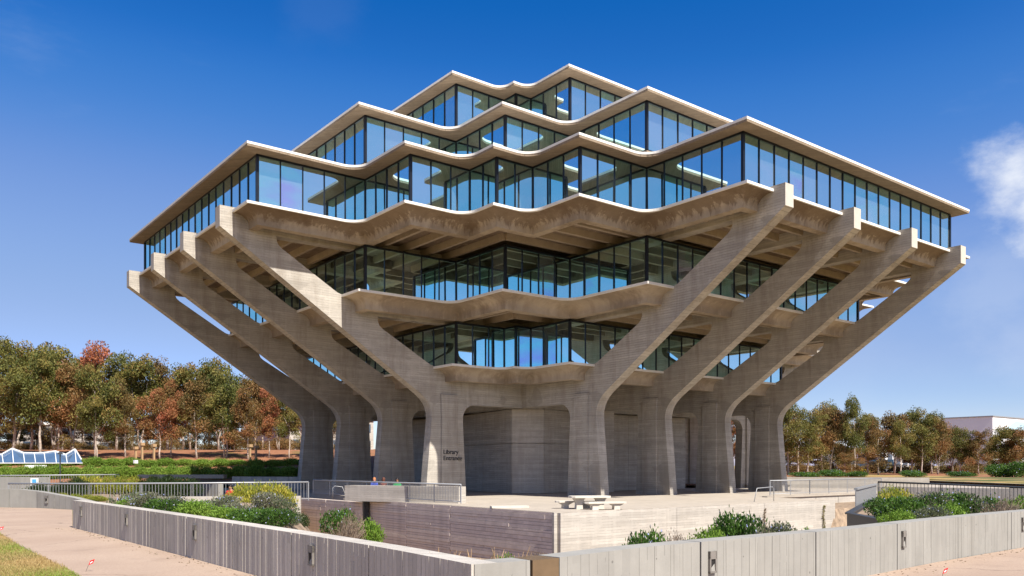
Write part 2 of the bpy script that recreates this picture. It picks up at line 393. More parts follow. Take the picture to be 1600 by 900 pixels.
# ================================================================== the library
A6, A7, A8, M8, B_, ZD = 31.2, 24.266, 17.39, 13.282, 11.946, 20.10
S_, WB, ER = 6.813, 0.745, 32.89
F4, F5, F6, F7, F8 = 8.87, 12.92, 16.97, 21.02, 25.05
T4, T5, T6, T7, T8 = 11.83, 15.93, 20.03, 24.07, 27.98
QUAD = {6: [(A6, B_), (A7, B_), (A7, A8), (ZD, A8), (ZD, ZD), (A8, ZD), (A8, A7), (B_, A7), (B_, A6)],
        5: [(A7, B_), (A8, B_), (A8, A8), (B_, A8), (B_, A7)],
        4: [(A8, B_), (M8, B_), (M8, M8), (B_, M8), (B_, A8)]}
QUAD[7] = QUAD[5]; QUAD[8] = QUAD[4]
def outline(lv):
    pts = list(QUAD[lv]); out = []
    for _ in range(4):
        out += pts; pts = [(-y, x) for x, y in pts]
    return out
def offs(poly, o):
    n = len(poly); res = []
    for i in range(n):
        p, c, q = poly[i - 1], poly[i], poly[(i + 1) % n]
        d1 = (c[0] - p[0], c[1] - p[1]); d2 = (q[0] - c[0], q[1] - c[1])
        l1 = math.hypot(*d1); l2 = math.hypot(*d2)
        res.append((c[0] + o * (d1[1] / l1 + d2[1] / l2), c[1] - o * (d1[0] / l1 + d2[0] / l2)))
    return res
def concave(poly, i):
    p, c, q = poly[i - 1], poly[i], poly[(i + 1) % len(poly)]
    return (c[0] - p[0]) * (q[1] - c[1]) - (c[1] - p[1]) * (q[0] - c[0]) < 0
def rounded(poly, o, R=1.1, n=9, sub=3):
    """(lip ring, glass-line ring) matched point by point; inner corners of the lip are swept round"""
    lip = offs(poly, o); a, b = [], []; m = len(poly)
    for i in range(m):
        c = lip[i]; g = poly[i]
        if concave(poly, i):
            p, q = lip[i - 1], lip[(i + 1) % m]
            l1 = math.hypot(p[0] - c[0], p[1] - c[1]); l2 = math.hypot(q[0] - c[0], q[1] - c[1])
            r = min(R, l1 * .62, l2 * .62)
            e1 = ((p[0] - c[0]) / l1, (p[1] - c[1]) / l1); e2 = ((q[0] - c[0]) / l2, (q[1] - c[1]) / l2)
            ce = (c[0] + r * (e1[0] + e2[0]), c[1] + r * (e1[1] + e2[1]))
            for k in range(n + 1):
                t_ = k / n * math.pi / 2
                a.append((ce[0] - r * (e2[0] * math.cos(t_) + e1[0] * math.sin(t_)), ce[1] - r * (e2[1] * math.cos(t_) + e1[1] * math.sin(t_))))
                w = .0 if k in (0, n) else 0
                b.append(g)
        else: a.append(c); b.append(g)
    return a, b
def rings_mesh(rings, cap_first=True, cap_last=True):
    """stack of equally long closed rings of 3D points"""
    mb = MB(); n = len(rings[0])
    for r in rings: mb.v += r
    for k in range(len(rings) - 1):
        for j in range(n):
            a = k * n + j; b = k * n + (j + 1) % n
            mb.f.append((a, b, b + n, a + n))
    if cap_first: mb.f.append(tuple(range(n)))
    if cap_last: mb.f.append(tuple(len(mb.v) - n + j for j in range(n)))
    me = bpy.data.meshes.new('ring'); bm = bmesh.new()
    vs = [bm.verts.new(p) for p in mb.v]
    for f in mb.f:
        try: bm.faces.new([vs[i] for i in f])
        except ValueError: pass
    bmesh.ops.remove_doubles(bm, verts=bm.verts, dist=1e-4)
    bmesh.ops.dissolve_degenerate(bm, edges=bm.edges, dist=1e-4)
    bmesh.ops.triangulate(bm, faces=[f for f in bm.faces if len(f.verts) > 4])
    bmesh.ops.recalc_face_normals(bm, faces=bm.faces)
    bm.to_mesh(me); bm.free(); return me

LIB = thing('library', 'grey concrete library with stepped glass floors carried on slanting concrete arms', 'building', (0, 0, 0))

# ---- concrete frames: one polygon with two voids, mirrored about the centre
def arc(cx, cz, r, a0, a1, n=6):
    return [(cx + r * math.cos(R_(a0 + (a1 - a0) * k / n)), cz + r * math.sin(R_(a0 + (a1 - a0) * k / n))) for k in range(n + 1)]
def frame_mesh(dz):
    right = [(15.62, -.05), (18.98, -.05), (18.48, 5.35), (18.5, 5.75), (18.6, 6.1), (18.78, 6.42), (19.05, 6.72), (19.4, 7.0), (32.89, 15.92), (32.89, 17.13), (31.35, 17.13), (31.35, 16.7)]
    arch = [(15.9, 5.3), (15.88, 5.6), (15.76, 5.9), (15.56, 6.14), (15.3, 6.3), (15.0, 6.37 + dz)]
    outer = right + [(-x, z) for x, z in reversed(right)] + [(-x, z) for x, z in arch] + list(reversed(arch))
    h1r = [(17.6, F4 - .12), (18.15, F4 - .02), (18.6, F4 + .13), (19.1, F4 + .40), (22.3, 11.06), (22.52, 11.25), (22.62, 11.5), (22.64, 11.84 + dz)]
    h1 = h1r + [(-x, z) for x, z in reversed(h1r)]
    h2r = [(24.6, F5 - .12), (25.1, F5 - .02), (25.5, F5 + .1), (25.95, F5 + .36), (29.15, 15.2), (29.38, 15.4), (29.48, 15.62), (29.5, 15.9 + dz)]
    h2 = h2r + [(-x, z) for x, z in reversed(h2r)]
    bm = bmesh.new(); edges = []
    for loop in (outer, h1, h2):
        vs = [bm.verts.new((p, 0, q)) for p, q in loop]
        for i in range(len(vs)): edges.append(bm.edges.new((vs[i], vs[(i + 1) % len(vs)])))
    bmesh.ops.triangle_fill(bm, use_beauty=True, use_dissolve=False, edges=edges)
    fs = list(bm.faces)
    r = bmesh.ops.extrude_face_region(bm, geom=fs)
    bmesh.ops.translate(bm, verts=[g for g in r['geom'] if isinstance(g, bmesh.types.BMVert)], vec=(0, WB, 0))
    bmesh.ops.translate(bm, verts=bm.verts, vec=(0, -WB / 2, 0))
    bmesh.ops.recalc_face_normals(bm, faces=bm.faces)
    me = bpy.data.meshes.new('frame'); bm.to_mesh(me); bm.free()
    me.materials.append(M['frame']); me.materials.append(M['frame_end'])
    for p in me.polygons:
        if abs(p.normal.x) > .95 and p.center.z > 15.5 and abs(p.center.x) > 32: p.material_index = 1
    return me
fm = {0: frame_mesh(0.0), 1: frame_mesh(.015)}
pilm = []
for sgn in (1, -1):
    pilm.append(MB().prism([(sgn * x, z) for x, z in ((16.34, -.04), (17.74, -.04), (17.72, 5.4), (17.78, 7.0), (16.4, 7.0), (16.4, 5.4))], -WB / 2 - .13, WB / 2 + .13, 'Y').mesh('pilaster'))
for axis in (0, 1):
    for k in (1.5, .5, -.5, -1.5):
        o = obj('concrete_frame', fm[axis], 'frame', LIB)
        for q in pilm: p = obj('pilaster', q, 'frame'); p.parent = o
        if axis == 0: o.location = (0, k * S_, 0)              # arms towards +X and -X
        else: o.location = (k * S_, 0, 0); o.rotation_euler = (0, 0, math.pi / 2)

# ---- floors with coved edges
def floor_slab(lv, F, ov=.97, zb=1.0):
    poly = outline(lv); lip, gl = rounded(poly, ov)
    inn = offs(poly, -.55); inn_m = []
    k = 0
    for i in range(len(poly)):
        cnt = 10 if concave(poly, i) else 1
        inn_m += [inn[i]] * cnt
    def ring(f, z): return [(g[0] + (l[0] - g[0]) * f, g[1] + (l[1] - g[1]) * f, z) for l, g in zip(lip, gl)]
    dc = .60; zl = F - .14
    rs = [ring(.965, zl)]
    for j in range(1, 9):
        a = j / 8 * math.pi / 2
        rs.append(ring(.965 * (1 - math.sin(a)), zl - dc * (1 - math.cos(a))))
    rs.append(ring(0, F - zb))
    rs.append([(x, y, F - zb) for x, y in inn_m]); rs.append([(x, y, F - .34) for x, y in inn_m])
    me = rings_mesh(rs, True, True)
    for p in me.polygons: p.use_smooth = False
    o = obj('floor_slab', me, 'slab', LIB)
    lm = rings_mesh([ring(1, F - .145), ring(1, F)], True, True)
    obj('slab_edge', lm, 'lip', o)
    return o
slabs = {4: floor_slab(4, F4), 5: floor_slab(5, F5), 6: floor_slab(6, F6)}
# joists hanging between the frames, each one beam
def jlimit(lv, a):
    if lv == 6: lim = B_ if a > A7 else A8 if a > ZD else ZD
    elif lv == 5: lim = B_ if a > A8 else A8
    else: lim = B_ if a > M8 else M8
    return min(lim - .56, max(a - .1, 0)) if a < lim else lim - .56
for lv, F, amax, a0 in ((6, F6, A6, 17.3), (5, F5, A7, 13.6), (4, F4, A8, 12.2)):
    a = amax - 1.75
    while a > a0:
        lim = jlimit(lv, a); h = .42; me = MB().prism([(-.15, -.32), (.15, -.32), (.11, -.34 - h), (-.11, -.34 - h)], -lim, lim, 'Y').mesh('joist')
        for q in range(4):
            o = obj('joist', me, 'joist', slabs[lv]); ang = q * math.pi / 2
            o.location = (a * math.cos(ang), a * math.sin(ang), F); o.rotation_euler = (0, 0, ang)
        a -= 1.703

# ---- roofs
def roof(lv, T, ov=.95):
    poly = outline(lv); lip, gl = rounded(poly, ov, 1.1)
    def ring(f, z): return [(g[0] + (l[0] - g[0]) * f, g[1] + (l[1] - g[1]) * f, z) for l, g in zip(lip, gl)]
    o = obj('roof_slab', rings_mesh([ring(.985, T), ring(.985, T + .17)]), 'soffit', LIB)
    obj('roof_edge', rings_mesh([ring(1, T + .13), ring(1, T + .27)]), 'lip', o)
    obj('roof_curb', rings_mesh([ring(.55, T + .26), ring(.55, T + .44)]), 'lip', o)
for lv, T in ((6, T6), (7, T7), (8, T8)): roof(lv, T)
for lv, z0, z1 in ((7, T6 + .27, F7), (8, T7 + .27, F8)):
    p = offs(outline(lv), .12)
    obj('plinth', rings_mesh([[(x, y, z0) for x, y in p], [(x, y, z1) for x, y in p]]), 'slab', LIB)

# ---- glazing
LV = {4: (F4, T4), 5: (F5, T5), 6: (F6, T6), 7: (F7, T7), 8: (F8, T8)}
for lv, (z0, z1) in LV.items():
    poly = outline(lv); n = len(poly); head = MB()
    for i in range(n):
        a, b = poly[i], poly[(i + 1) % n]
        for z, h in ((z0 + .05, .10), (z1 - .06, .14)):
            d = Vector((b[0] - a[0], b[1] - a[1], 0)).normalized() * .05
            head.bar((a[0] - d.x, a[1] - d.y, z), (b[0] + d.x, b[1] + d.y, z + (.0004 if i % 2 else 0)), .10, h)
    WF = head.build('window_frame', 'mullion', LIB)
    far = MB(); cache = {}; H = z1 - z0 - .23; zc = (z0 + .10 + z1 - .13) / 2
    mull = MB().box((0, 0, 0), (.052, .11, H + .02)).mesh('mullion'); post = MB().box((0, 0, 0), (.16, .16, H + .02)).mesh('post')
    post2 = MB().box((0, 0, 0), (.11, .11, H + .02)).mesh('post')
    for i in range(n):
        a, b = poly[i], poly[(i + 1) % n]; d = Vector((b[0] - a[0], b[1] - a[1], 0)); ln = d.length; d.normalize()
        nrm = (d.y, -d.x); k = max(1, round(ln / 1.39)); st = ln / k; ang = math.atan2(d.y, d.x)
        front = (nrm[0] > .5 or nrm[1] > .5)
        po = obj('post', post2 if concave(poly, i) else post, 'mullion'); po.location = (a[0], a[1], zc); po.parent = WF
        for j in range(k):
            c = Vector((a[0], a[1], zc)) + d * (st * (j + .5)); w = st - .05
            along = c.y if nrm[0] > .5 else c.x
            if j:
                mo = obj('mullion', mull, 'mullion'); mo.location = (a[0] + d.x * st * j, a[1] + d.y * st * j, zc); mo.rotation_euler = (0, 0, ang); mo.parent = WF
            if front and (lv == 6 or along > -3.0):
                key = round(w, 3)
                if key not in cache:
                    cache[key] = MB().quad((-w / 2, 0, -H / 2), (w / 2, 0, -H / 2), (w / 2, 0, H / 2), (-w / 2, 0, H / 2)).mesh('pane')
                po = obj('pane', cache[key], 'glass'); po.location = c; po.parent = WF
                po.rotation_euler = (rnd.gauss(0, .0022), 0, ang + rnd.gauss(0, .0022))
            else:
                p, q = c - d * (w / 2), c + d * (w / 2)
                far.quad((p.x, p.y, zc - H / 2), (q.x, q.y, zc - H / 2), (q.x, q.y, zc + H / 2), (p.x, p.y, zc + H / 2))
    o = far.build('far_panes', 'glass', WF); o['kind'] = 'stuff'

# ---- service core inside and the panelled core walls on the terrace
cp = [(-6.2, -4), (-4, -6.2), (4, -6.2), (6.2, -4), (6.2, 4), (4, 6.2), (-4, 6.2), (-6.2, 4)]
MB().prism(cp, F4 - .1, T8 + .05).build('service_core', 'core', LIB)
CW = [D(725, 70.5)[:2], D(755, 67.2)[:2], D(800, 62.6)[:2], D(850, 62.9)[:2], D(890, 65.4)[:2]]
base = [CW[0], CW[1], CW[2], CW[3], CW[4], (-2.0, 9.3), (-9.3, 9.3), (-9.3, -9.3), (8.4, -9.3)]
def lerp(p, q, t): return (p[0] + (q[0] - p[0]) * t, p[1] + (q[1] - p[1]) * t)
gw = MB().prism(offs(base, -.06), -.02, 6.36).build('ground_core', 'core', LIB)
for i in range(len(base)):
    p, q = base[i], base[(i + 1) % len(base)]; ln = math.hypot(q[0] - p[0], q[1] - p[1]); k = max(1, round(ln / 4.2))
    for j in range(k):
        a, b = lerp(p, q, j / k), lerp(p, q, (j + 1) / k); l2 = math.hypot(b[0] - a[0], b[1] - a[1]); d = ((b[0] - a[0]) / l2, (b[1] - a[1]) / l2)
        nx, ny = d[1], -d[0]
        for z0, z1 in ((.03, 3.76), (3.80, 6.34)):
            mm = MB(); c = ((a[0] + b[0]) / 2 - nx * .02, (a[1] + b[1]) / 2 - ny * .02, (z0 + z1) / 2)
            mm.box(c, (l2 - .035, .09, z1 - z0), math.atan2(d[1], d[0])); mm.build('wall_panel', 'core', gw)
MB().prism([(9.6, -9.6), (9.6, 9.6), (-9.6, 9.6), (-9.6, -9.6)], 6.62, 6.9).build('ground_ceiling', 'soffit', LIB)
MB().box((3.2, 11.6, 3.2), (1.9, .5, 6.36)).build('fin_wall', 'core', LIB)

# ---- lettering on the nearest column
PY = 1.5 * S_ + WB / 2 + .135
for txt, z in (('Library', 2.90), ('Entrance', 2.47)):
    cu = bpy.data.curves.new('lettering', 'FONT'); cu.body = txt; cu.size = .45; cu.extrude = .02; cu.space_character = .98; cu.offset = .0
    to = bpy.data.objects.new('lettering', cu); COL.objects.link(to)
    me = bpy.data.meshes.new_from_object(to); bpy.data.objects.remove(to)
    o = obj('lettering', me, 'letter', LIB); o.location = (17.64, PY + .012, z); o.rotation_euler = (math.pi / 2, 0, math.pi)
# ================================================================== the ground
PZ = 0.38                                         # level of the outer path
def sheet(name, pts, mat, z=None, label=None):
    mb = MB(); mb.quad(*[(p[0], p[1], z if z is not None else p[2]) for p in pts])
    me = mb.mesh(name); bm = bmesh.new(); bm.from_mesh(me); bmesh.ops.triangulate(bm, faces=bm.faces); bm.to_mesh(me); bm.free()
    if len(me.polygons) and me.polygons[0].normal.z < 0: me.flip_normals()
    return tag(obj(name, me, mat), kind='structure')
# front line of the outer parapet, from its top edge in the photograph
WT = PZ + .77
LW = [G(u, v, WT)[:2] for u, v in ((113, 781.5), (205, 794.5), (304, 809), (400, 823.5), (480, 836), (600, 856), (737, 882))]
RW = [G(u, v, WT)[:2] for u, v in ((737, 882), (872.5, 871), (1006, 855), (1180, 839.5), (1348, 824.4), (1465, 811.5), (1600, 798.7), (1720, 789))]
far_r = [C2(19, 26)[:2], C2(30, 40)[:2], C2(48, 70)[:2], C2(48, 118)[:2]]
far_l = [C2(-48, 118)[:2], C2(-56, 70)[:2], C2(-40, 40)[:2], C2(-27, 35.5)[:2], D(0, 34.6)[:2], D(56, 34.2)[:2], D(113, 32.8)[:2], D(140, 28)[:2]]
hole = LW[:-1] + RW + far_r + far_l
def ring_sheet(name, outer, inner, z, mat):
    bm = bmesh.new(); ed = []
    for lp in (outer, inner):
        vs = [bm.verts.new((p[0], p[1], z)) for p in lp]
        ed += [bm.edges.new((vs[i], vs[(i + 1) % len(vs)])) for i in range(len(vs))]
    bmesh.ops.triangle_fill(bm, use_beauty=True, edges=ed); bmesh.ops.recalc_face_normals(bm, faces=bm.faces)
    me = bpy.data.meshes.new(name); bm.to_mesh(me); bm.free()
    if me.polygons[0].normal.z < 0: me.flip_normals()
    return tag(obj(name, me, mat), kind='structure')
big = [(2500 * math.cos(k * math.pi / 12), 2500 * math.sin(k * math.pi / 12)) for k in range(24)]
ring_sheet('ground', big, hole, PZ - .006, 'lawn')
# path: follows the parapet; the lawn edge closes it on the left
edge = [G(u, v, PZ)[:2] for u, v in ((-160, 782), (-60, 800), (0, 833), (37, 856), (73, 873), (103, 888), (130, 905))]
pp = [D(-160, 34.9)[:2], D(0, 34.55)[:2], D(56, 34.15)[:2], D(113, 32.75)[:2]] + LW[:-1] + RW + [C2(19, 26)[:2], C2(24, 24)[:2], C2(14, 8)[:2], C2(6, -3)[:2], C2(-3, -3)[:2], C2(-4.0, 6)[:2]] + edge[::-1]
sheet('path', pp, 'path', PZ)
# woodland bank rising behind on the left
def hz_(x, y):
    cx_, cz_ = camxy(x, y)
    s1 = min(1, max(0, (cz_ - 84) / 50)); s1 = s1 * s1 * (3 - 2 * s1)
    s2 = min(1, max(0, (-cx_ + 16) / 34)); s2 = s2 * s2 * (3 - 2 * s2)
    return PZ - .1 + 4.3 * s1 * s2 + max(0, cz_ - 134) * .02 * s2
def grid(name, x0, x1, nx, y0, y1, ny, fz, mat, kind='structure'):
    mb = MB()
    for j in range(ny + 1):
        for i in range(nx + 1):
            p = C2(x0 + (x1 - x0) * i / nx, y0 + (y1 - y0) * j / ny); mb.v.append((p[0], p[1], fz(p[0], p[1])))
    for j in range(ny):
        for i in range(nx):
            a = j * (nx + 1) + i; mb.f.append((a, a + 1, a + nx + 2, a + nx + 1))
    me = mb.mesh(name, True)
    if me.polygons[0].normal.z < 0: me.flip_normals()
    return tag(obj(name, me, mat), kind=kind)
grid('hillside', -190, 30, 44, 78, 330, 42, hz_, 'floor')
grid('woodland_ground', 30, 260, 20, 119, 420, 20, lambda x, y: PZ + .02 + .1 * math.sin(x * .13) * math.sin(y * .11), 'floor')
grid('scrub_ground', 50, 200, 20, 42, 119, 12, lambda x, y: PZ + .02 + .08 * math.sin(x * .23) * math.sin(y * .19), 'scrub')
# planting bed inside the parapet, dropping towards the sunken court
K_ = (24.5, 30.4)
def inside(x, y, poly):
    r = False; n = len(poly)
    for i in range(n):
        (x1, y1), (x2, y2) = poly[i], poly[(i + 1) % n]
        if (y1 > y) != (y2 > y) and x < (x2 - x1) * (y - y1) / (y2 - y1) + x1: r = not r
    return r
def segd(x, y, line):
    best = 1e9
    for p, q in zip(line, line[1:]):
        dx, dy = q[0] - p[0], q[1] - p[1]; t_ = min(1, max(0, ((x - p[0]) * dx + (y - p[1]) * dy) / (dx * dx + dy * dy)))
        best = min(best, math.hypot(x - p[0] - dx * t_, y - p[1] - dy * t_))
    return best
def ss(v, a, b):
    t_ = min(1, max(0, (v - a) / (b - a))); return t_ * t_ * (3 - 2 * t_)
FL = [D(u_, d_)[:2] for u_, d_ in ((-60, 34.8), (0, 34.6), (56, 34.2), (113, 32.8), (137, 31.8))]
def bed(x, y):
    d = segd(x, y, LW + RW[1:])
    if not inside(x, y, hole): return PZ - .09 if min(d, segd(x, y, FL)) > 1.6 else -.3
    cx_, cz_ = camxy(x, y); u_ = CX + FPX * cx_ / max(cz_, 1)
    if x < K_[0] + .3 and y < K_[1] + .3: return -2.6 if x > 2 else -.6
    if d < .75 or segd(x, y, FL) < .5 or segd(x, y, [FL[-1], D(140, 28)[:2], LW[0]]) < 1.5: return -.25
    z = max(-2.6, .62 - .15 * d)                                   # planted slope towards the court
    z = z + (.86 - z) * (1 - ss(u_, 455, 475)) * (1 - ss(d, 6, 9))   # raised shelf of shrubs on the left
    z = max(z, -.15) if u_ < 462 else z
    z = z + (.72 - z) * ss(u_, 1345, 1385) * (1 - ss(d, 9, 10.5))    # raised hedge bed on the right
    if segd(x, y, FL) < 3: z = max(z, .62)
    e = segd(x, y, RW[-1:] + far_r + far_l[:5])
    if e < 4: z = z + (PZ - .09 - z) * (1 - ss(e, 1, 4))
    return z + .03 * math.sin(x * 2.1) * math.sin(y * 1.7)
grid('planting_bed', -58, 50, 150, 7.5, 119, 150, bed, 'soil')
# terrace slab
tpoly = [(K_[0], K_[1]), (1.8, K_[1]), (1.8, 25.2), (-46, 25.2), (-46, -60), (22.5, -60), (22.5, 9.4), (K_[0], 9.4)]
MB().prism(tpoly, -3.0, 0).build('terrace', 'terrace')['kind'] = 'structure'
# paving joints of the terrace as narrow strips are too faint to build; slab edges show only at the court

# ---- parapet with vertical ribs on the left and plain boards on the right; one part per cast panel
def densify(line, step):
    out = [line[0]]
    for p, q in zip(line, line[1:]):
        k = max(1, round(math.hypot(q[0] - p[0], q[1] - p[1]) / step))
        out += [lerp(p, q, (j + 1) / k) for j in range(k)]
    return out
def catmull(line, per=8):
    out = []; n = len(line)
    for i in range(n - 1):
        p0, p1, p2, p3 = line[max(i - 1, 0)], line[i], line[i + 1], line[min(i + 2, n - 1)]
        for k in range(per):
            t_ = k / per
            out.append(tuple(.5 * (2 * p1[c] + (p2[c] - p0[c]) * t_ + (2 * p0[c] - 5 * p1[c] + 4 * p2[c] - p3[c]) * t_ ** 2 + (3 * p1[c] - p0[c] - 3 * p2[c] + p3[c]) * t_ ** 3) for c in (0, 1)))
    return out + [line[-1]]
def along(line):
    acc = [0.0]
    for p, q in zip(line, line[1:]): acc.append(acc[-1] + math.hypot(q[0] - p[0], q[1] - p[1]))
    def at(s):
        s = min(max(s, 0), acc[-1] - 1e-6)
        for i in range(len(acc) - 1):
            if acc[i + 1] >= s:
                t_ = (s - acc[i]) / max(acc[i + 1] - acc[i], 1e-9); p = lerp(line[i], line[i + 1], t_)
                d = (line[i + 1][0] - line[i][0], line[i + 1][1] - line[i][1]); l = math.hypot(*d); return p, (d[0] / l, d[1] / l)
    return at, acc[-1]
def ribbed_wall(parent, line, z0, ztop, thick, panel, rib, depth, mat, side, seed, joint=.03, cap=None, toph=None):
    """side: +1 if the outer face lies to the right of the walking direction"""
    at, ln = along(line); r = random.Random(seed); npan = max(1, round(ln / panel))
    for k in range(npan):
        s0, s1 = ln * k / npan + joint / 2, ln * (k + 1) / npan - joint / 2
        mb = MB(); s = s0; prof = []
        while s < s1 - 1e-4:
            w = rib * r.uniform(.55, 1.5); e = min(s + w, s1)
            if s1 - e < rib * .4: e = s1
            prof.append((s, e, r.choice((0, .2, .5, .8, 1.0)) * depth * r.uniform(.6, 1))); s = e
        for (a, b, o) in prof:
            (p, d1), (q, d2) = at(a), at(b); n1 = (d1[1] * side, -d1[0] * side); n2 = (d2[1] * side, -d2[0] * side)
            f0 = (p[0] - n1[0] * o, p[1] - n1[1] * o); f1 = (q[0] - n2[0] * o, q[1] - n2[1] * o)
            b0 = (p[0] - n1[0] * thick, p[1] - n1[1] * thick); b1 = (q[0] - n2[0] * thick, q[1] - n2[1] * thick)
            zt0 = toph(a / ln) if toph else ztop; zt1 = toph(b / ln) if toph else ztop
            i = len(mb.v)
            mb.v += [(*f0, z0), (*f1, z0), (*b1, z0), (*b0, z0), (*f0, zt0), (*f1, zt1), (*b1, zt1), (*b0, zt0)]
            for qd in ((0, 3, 2, 1), (4, 5, 6, 7), (0, 1, 5, 4), (1, 2, 6, 5), (2, 3, 7, 6), (3, 0, 4, 7)): mb.f.append(tuple(i + x for x in qd))
        mb.build('wall_panel', mat, parent)
    # recessed joint backing
    mb = MB(); st = densify(line, .6)
    for p, q in zip(st, st[1:]):
        d = (q[0] - p[0], q[1] - p[1]); l = math.hypot(*d); n = (d[1] / l * side, -d[0] / l * side); o = .06
        t0 = .02
        mb.bar((p[0] - n[0] * thick / 2, p[1] - n[1] * thick / 2, (z0 + (min(toph(0), toph(1)) if toph else ztop)) / 2 - t0), (q[0] - n[0] * thick / 2, q[1] - n[1] * thick / 2, (z0 + (min(toph(0), toph(1)) if toph else ztop)) / 2 - t0), thick - .13, (min(toph(0), toph(1)) if toph else ztop) - z0 - .05)
    j = mb.build('joint_fill', mat, parent); j['kind'] = 'stuff'
def step_light(parent, line_at, s, side, z, w=.2, h=.36):
    p, d = line_at(s); n = (d[1] * side, -d[0] * side); rz = math.atan2(d[1], d[0])
    c = (p[0] + n[0] * .012, p[1] + n[1] * .012)
    fr_ = MB(); hw = w / 2
    for (dx, dz, sx, sz) in ((-hw + .012, 0, .024, h), (hw - .012, 0, .024, h), (0, h * .32, w, h * .36), (0, -h / 2 + .012, w, .024)):
        fr_.box((c[0] + d[0] * dx, c[1] + d[1] * dx, z + dz), (sx, .04, sz), rz)
    o = fr_.build('step_light', 'lamp_box', parent)
    rec = MB().box((c[0] - n[0] * .005, c[1] - n[1] * .005, z - h * .18), (w - .05, .02, h * .62), rz); rec.build('lamp_recess', 'lamp_dark', o)
    sill = MB(); a = Vector((c[0], c[1], z - h * .33)); dd = Vector((d[0], d[1], 0)) * (w / 2 - .03); nn = Vector((n[0], n[1], 0))
    sill.prism([(0, 0), (1, 0), (0, 1)], 0, 1); sill.v = []; sill.f = []
    p0, p1 = a - dd + nn * .018, a + dd + nn * .018
    sill.v = [tuple(p0 - Vector((0, 0, .05))), tuple(p1 - Vector((0, 0, .05))), tuple(p1 + Vector((0, 0, .07)) - nn * .012), tuple(p0 + Vector((0, 0, .01)) - nn * .012),
              tuple(p0 - Vector((0, 0, .05)) - nn * .02), tuple(p1 - Vector((0, 0, .05)) - nn * .02), tuple(p1 + Vector((0, 0, .07)) - nn * .025), tuple(p0 + Vector((0, 0, .01)) - nn * .025)]
    sill.f = [(0, 1, 2, 3), (7, 6, 5, 4), (0, 4, 5, 1), (1, 5, 6, 2), (2, 6, 7, 3), (3, 7, 4, 0)]
    sill.build('lamp_sill', 'smooth_wall', o)
lwl = catmull(LW, 6); at_l, len_l = along(lwl)
pw = thing('parapet_wall', 'shaded low concrete parapet with rough vertical ribs along the left path', 'wall', (*LW[3], PZ))
ribbed_wall(pw, lwl, PZ - .5, WT, .30, 2.55, .075, .006, 'rib_wall', 1, 5)
def s_at(at, ln, u):
    best = min((abs(CX + FPX * camxy(*at(ln * k / 800)[0])[0] / camxy(*at(ln * k / 800)[0])[1] - u), ln * k / 800) for k in range(801)); return best[1]
for u in (127, 198, 304.5, 487.5): step_light(pw, at_l, s_at(at_l, len_l, u), 1, PZ + .50, .15, .28)
rwl = catmull(RW, 6); at_r, len_r = along(rwl)
# the right parapet starts just past the corner panel and a brown metal panel
s_b0, s_b1 = s_at(at_r, len_r, 832), s_at(at_r, len_r, 873)
def sub(at, a, b, n=14): return [at(a + (b - a) * k / n)[0] for k in range(n + 1)]
cp_ = thing('corner_parapet', 'short pale concrete parapet piece at the near corner, left of the brown panel', 'wall', (*RW[0], PZ))
ribbed_wall(cp_, sub(at_r, .02, s_b0 - .01), PZ - .5, WT - .003, .32, 3, .3, .004, 'smooth_wall', 1, 6)
bp = MB(); (a, d), (b, _) = at_r(s_b0), at_r(s_b1)
bp.bar((a[0] + d[1] * -.16, a[1] + d[0] * .16, (PZ - .4 + WT) / 2 - .005), (b[0] + d[1] * -.16, b[1] + d[0] * .16, (PZ - .4 + WT) / 2 - .005), .33, WT - PZ + .4)
tag(bp.build('metal_cabinet', 'brown_metal'), 'brown metal cabinet set into the parapet near its corner', 'cabinet')
pr = thing('parapet_wall', 'long sunlit pale concrete parapet curving away to the right', 'wall', (*RW[3], PZ))
ribbed_wall(pr, sub(at_r, s_b1 + .01, len_r, 60), PZ - .5, WT, .32, 2.45, .16, .006, 'smooth_wall', 1, 8)
for u in (1111, 1411, 1598): step_light(pr, at_r, s_at(at_r, len_r, u), 1, PZ + .50, .135, .28)
wl = [D(-170, 35.2)[:2], D(-60, 34.8)[:2], D(0, 34.6)[:2], D(29, 34.4)[:2], D(56, 34.15)[:2], D(71, 33.8)[:2], D(113, 32.8)[:2], D(137, 31.8)[:2]]
at_w, len_w = along(wl); s29 = s_at(at_w, len_w, 29) / len_w
pl = thing('parapet_wall', 'pale curved concrete wall sloping down at the far left end of the path', 'wall', (*wl[3], PZ))
ribbed_wall(pl, wl, PZ - .5, 1.13, .3, 2.6, .16, .005, 'smooth_wall', 1, 9, toph=lambda f: 1.14 - .40 * max(0, (f - s29) / (1 - s29)))
step_light(pl, at_w, s_at(at_w, len_w, 73), 1, PZ + .36, .2, .32)

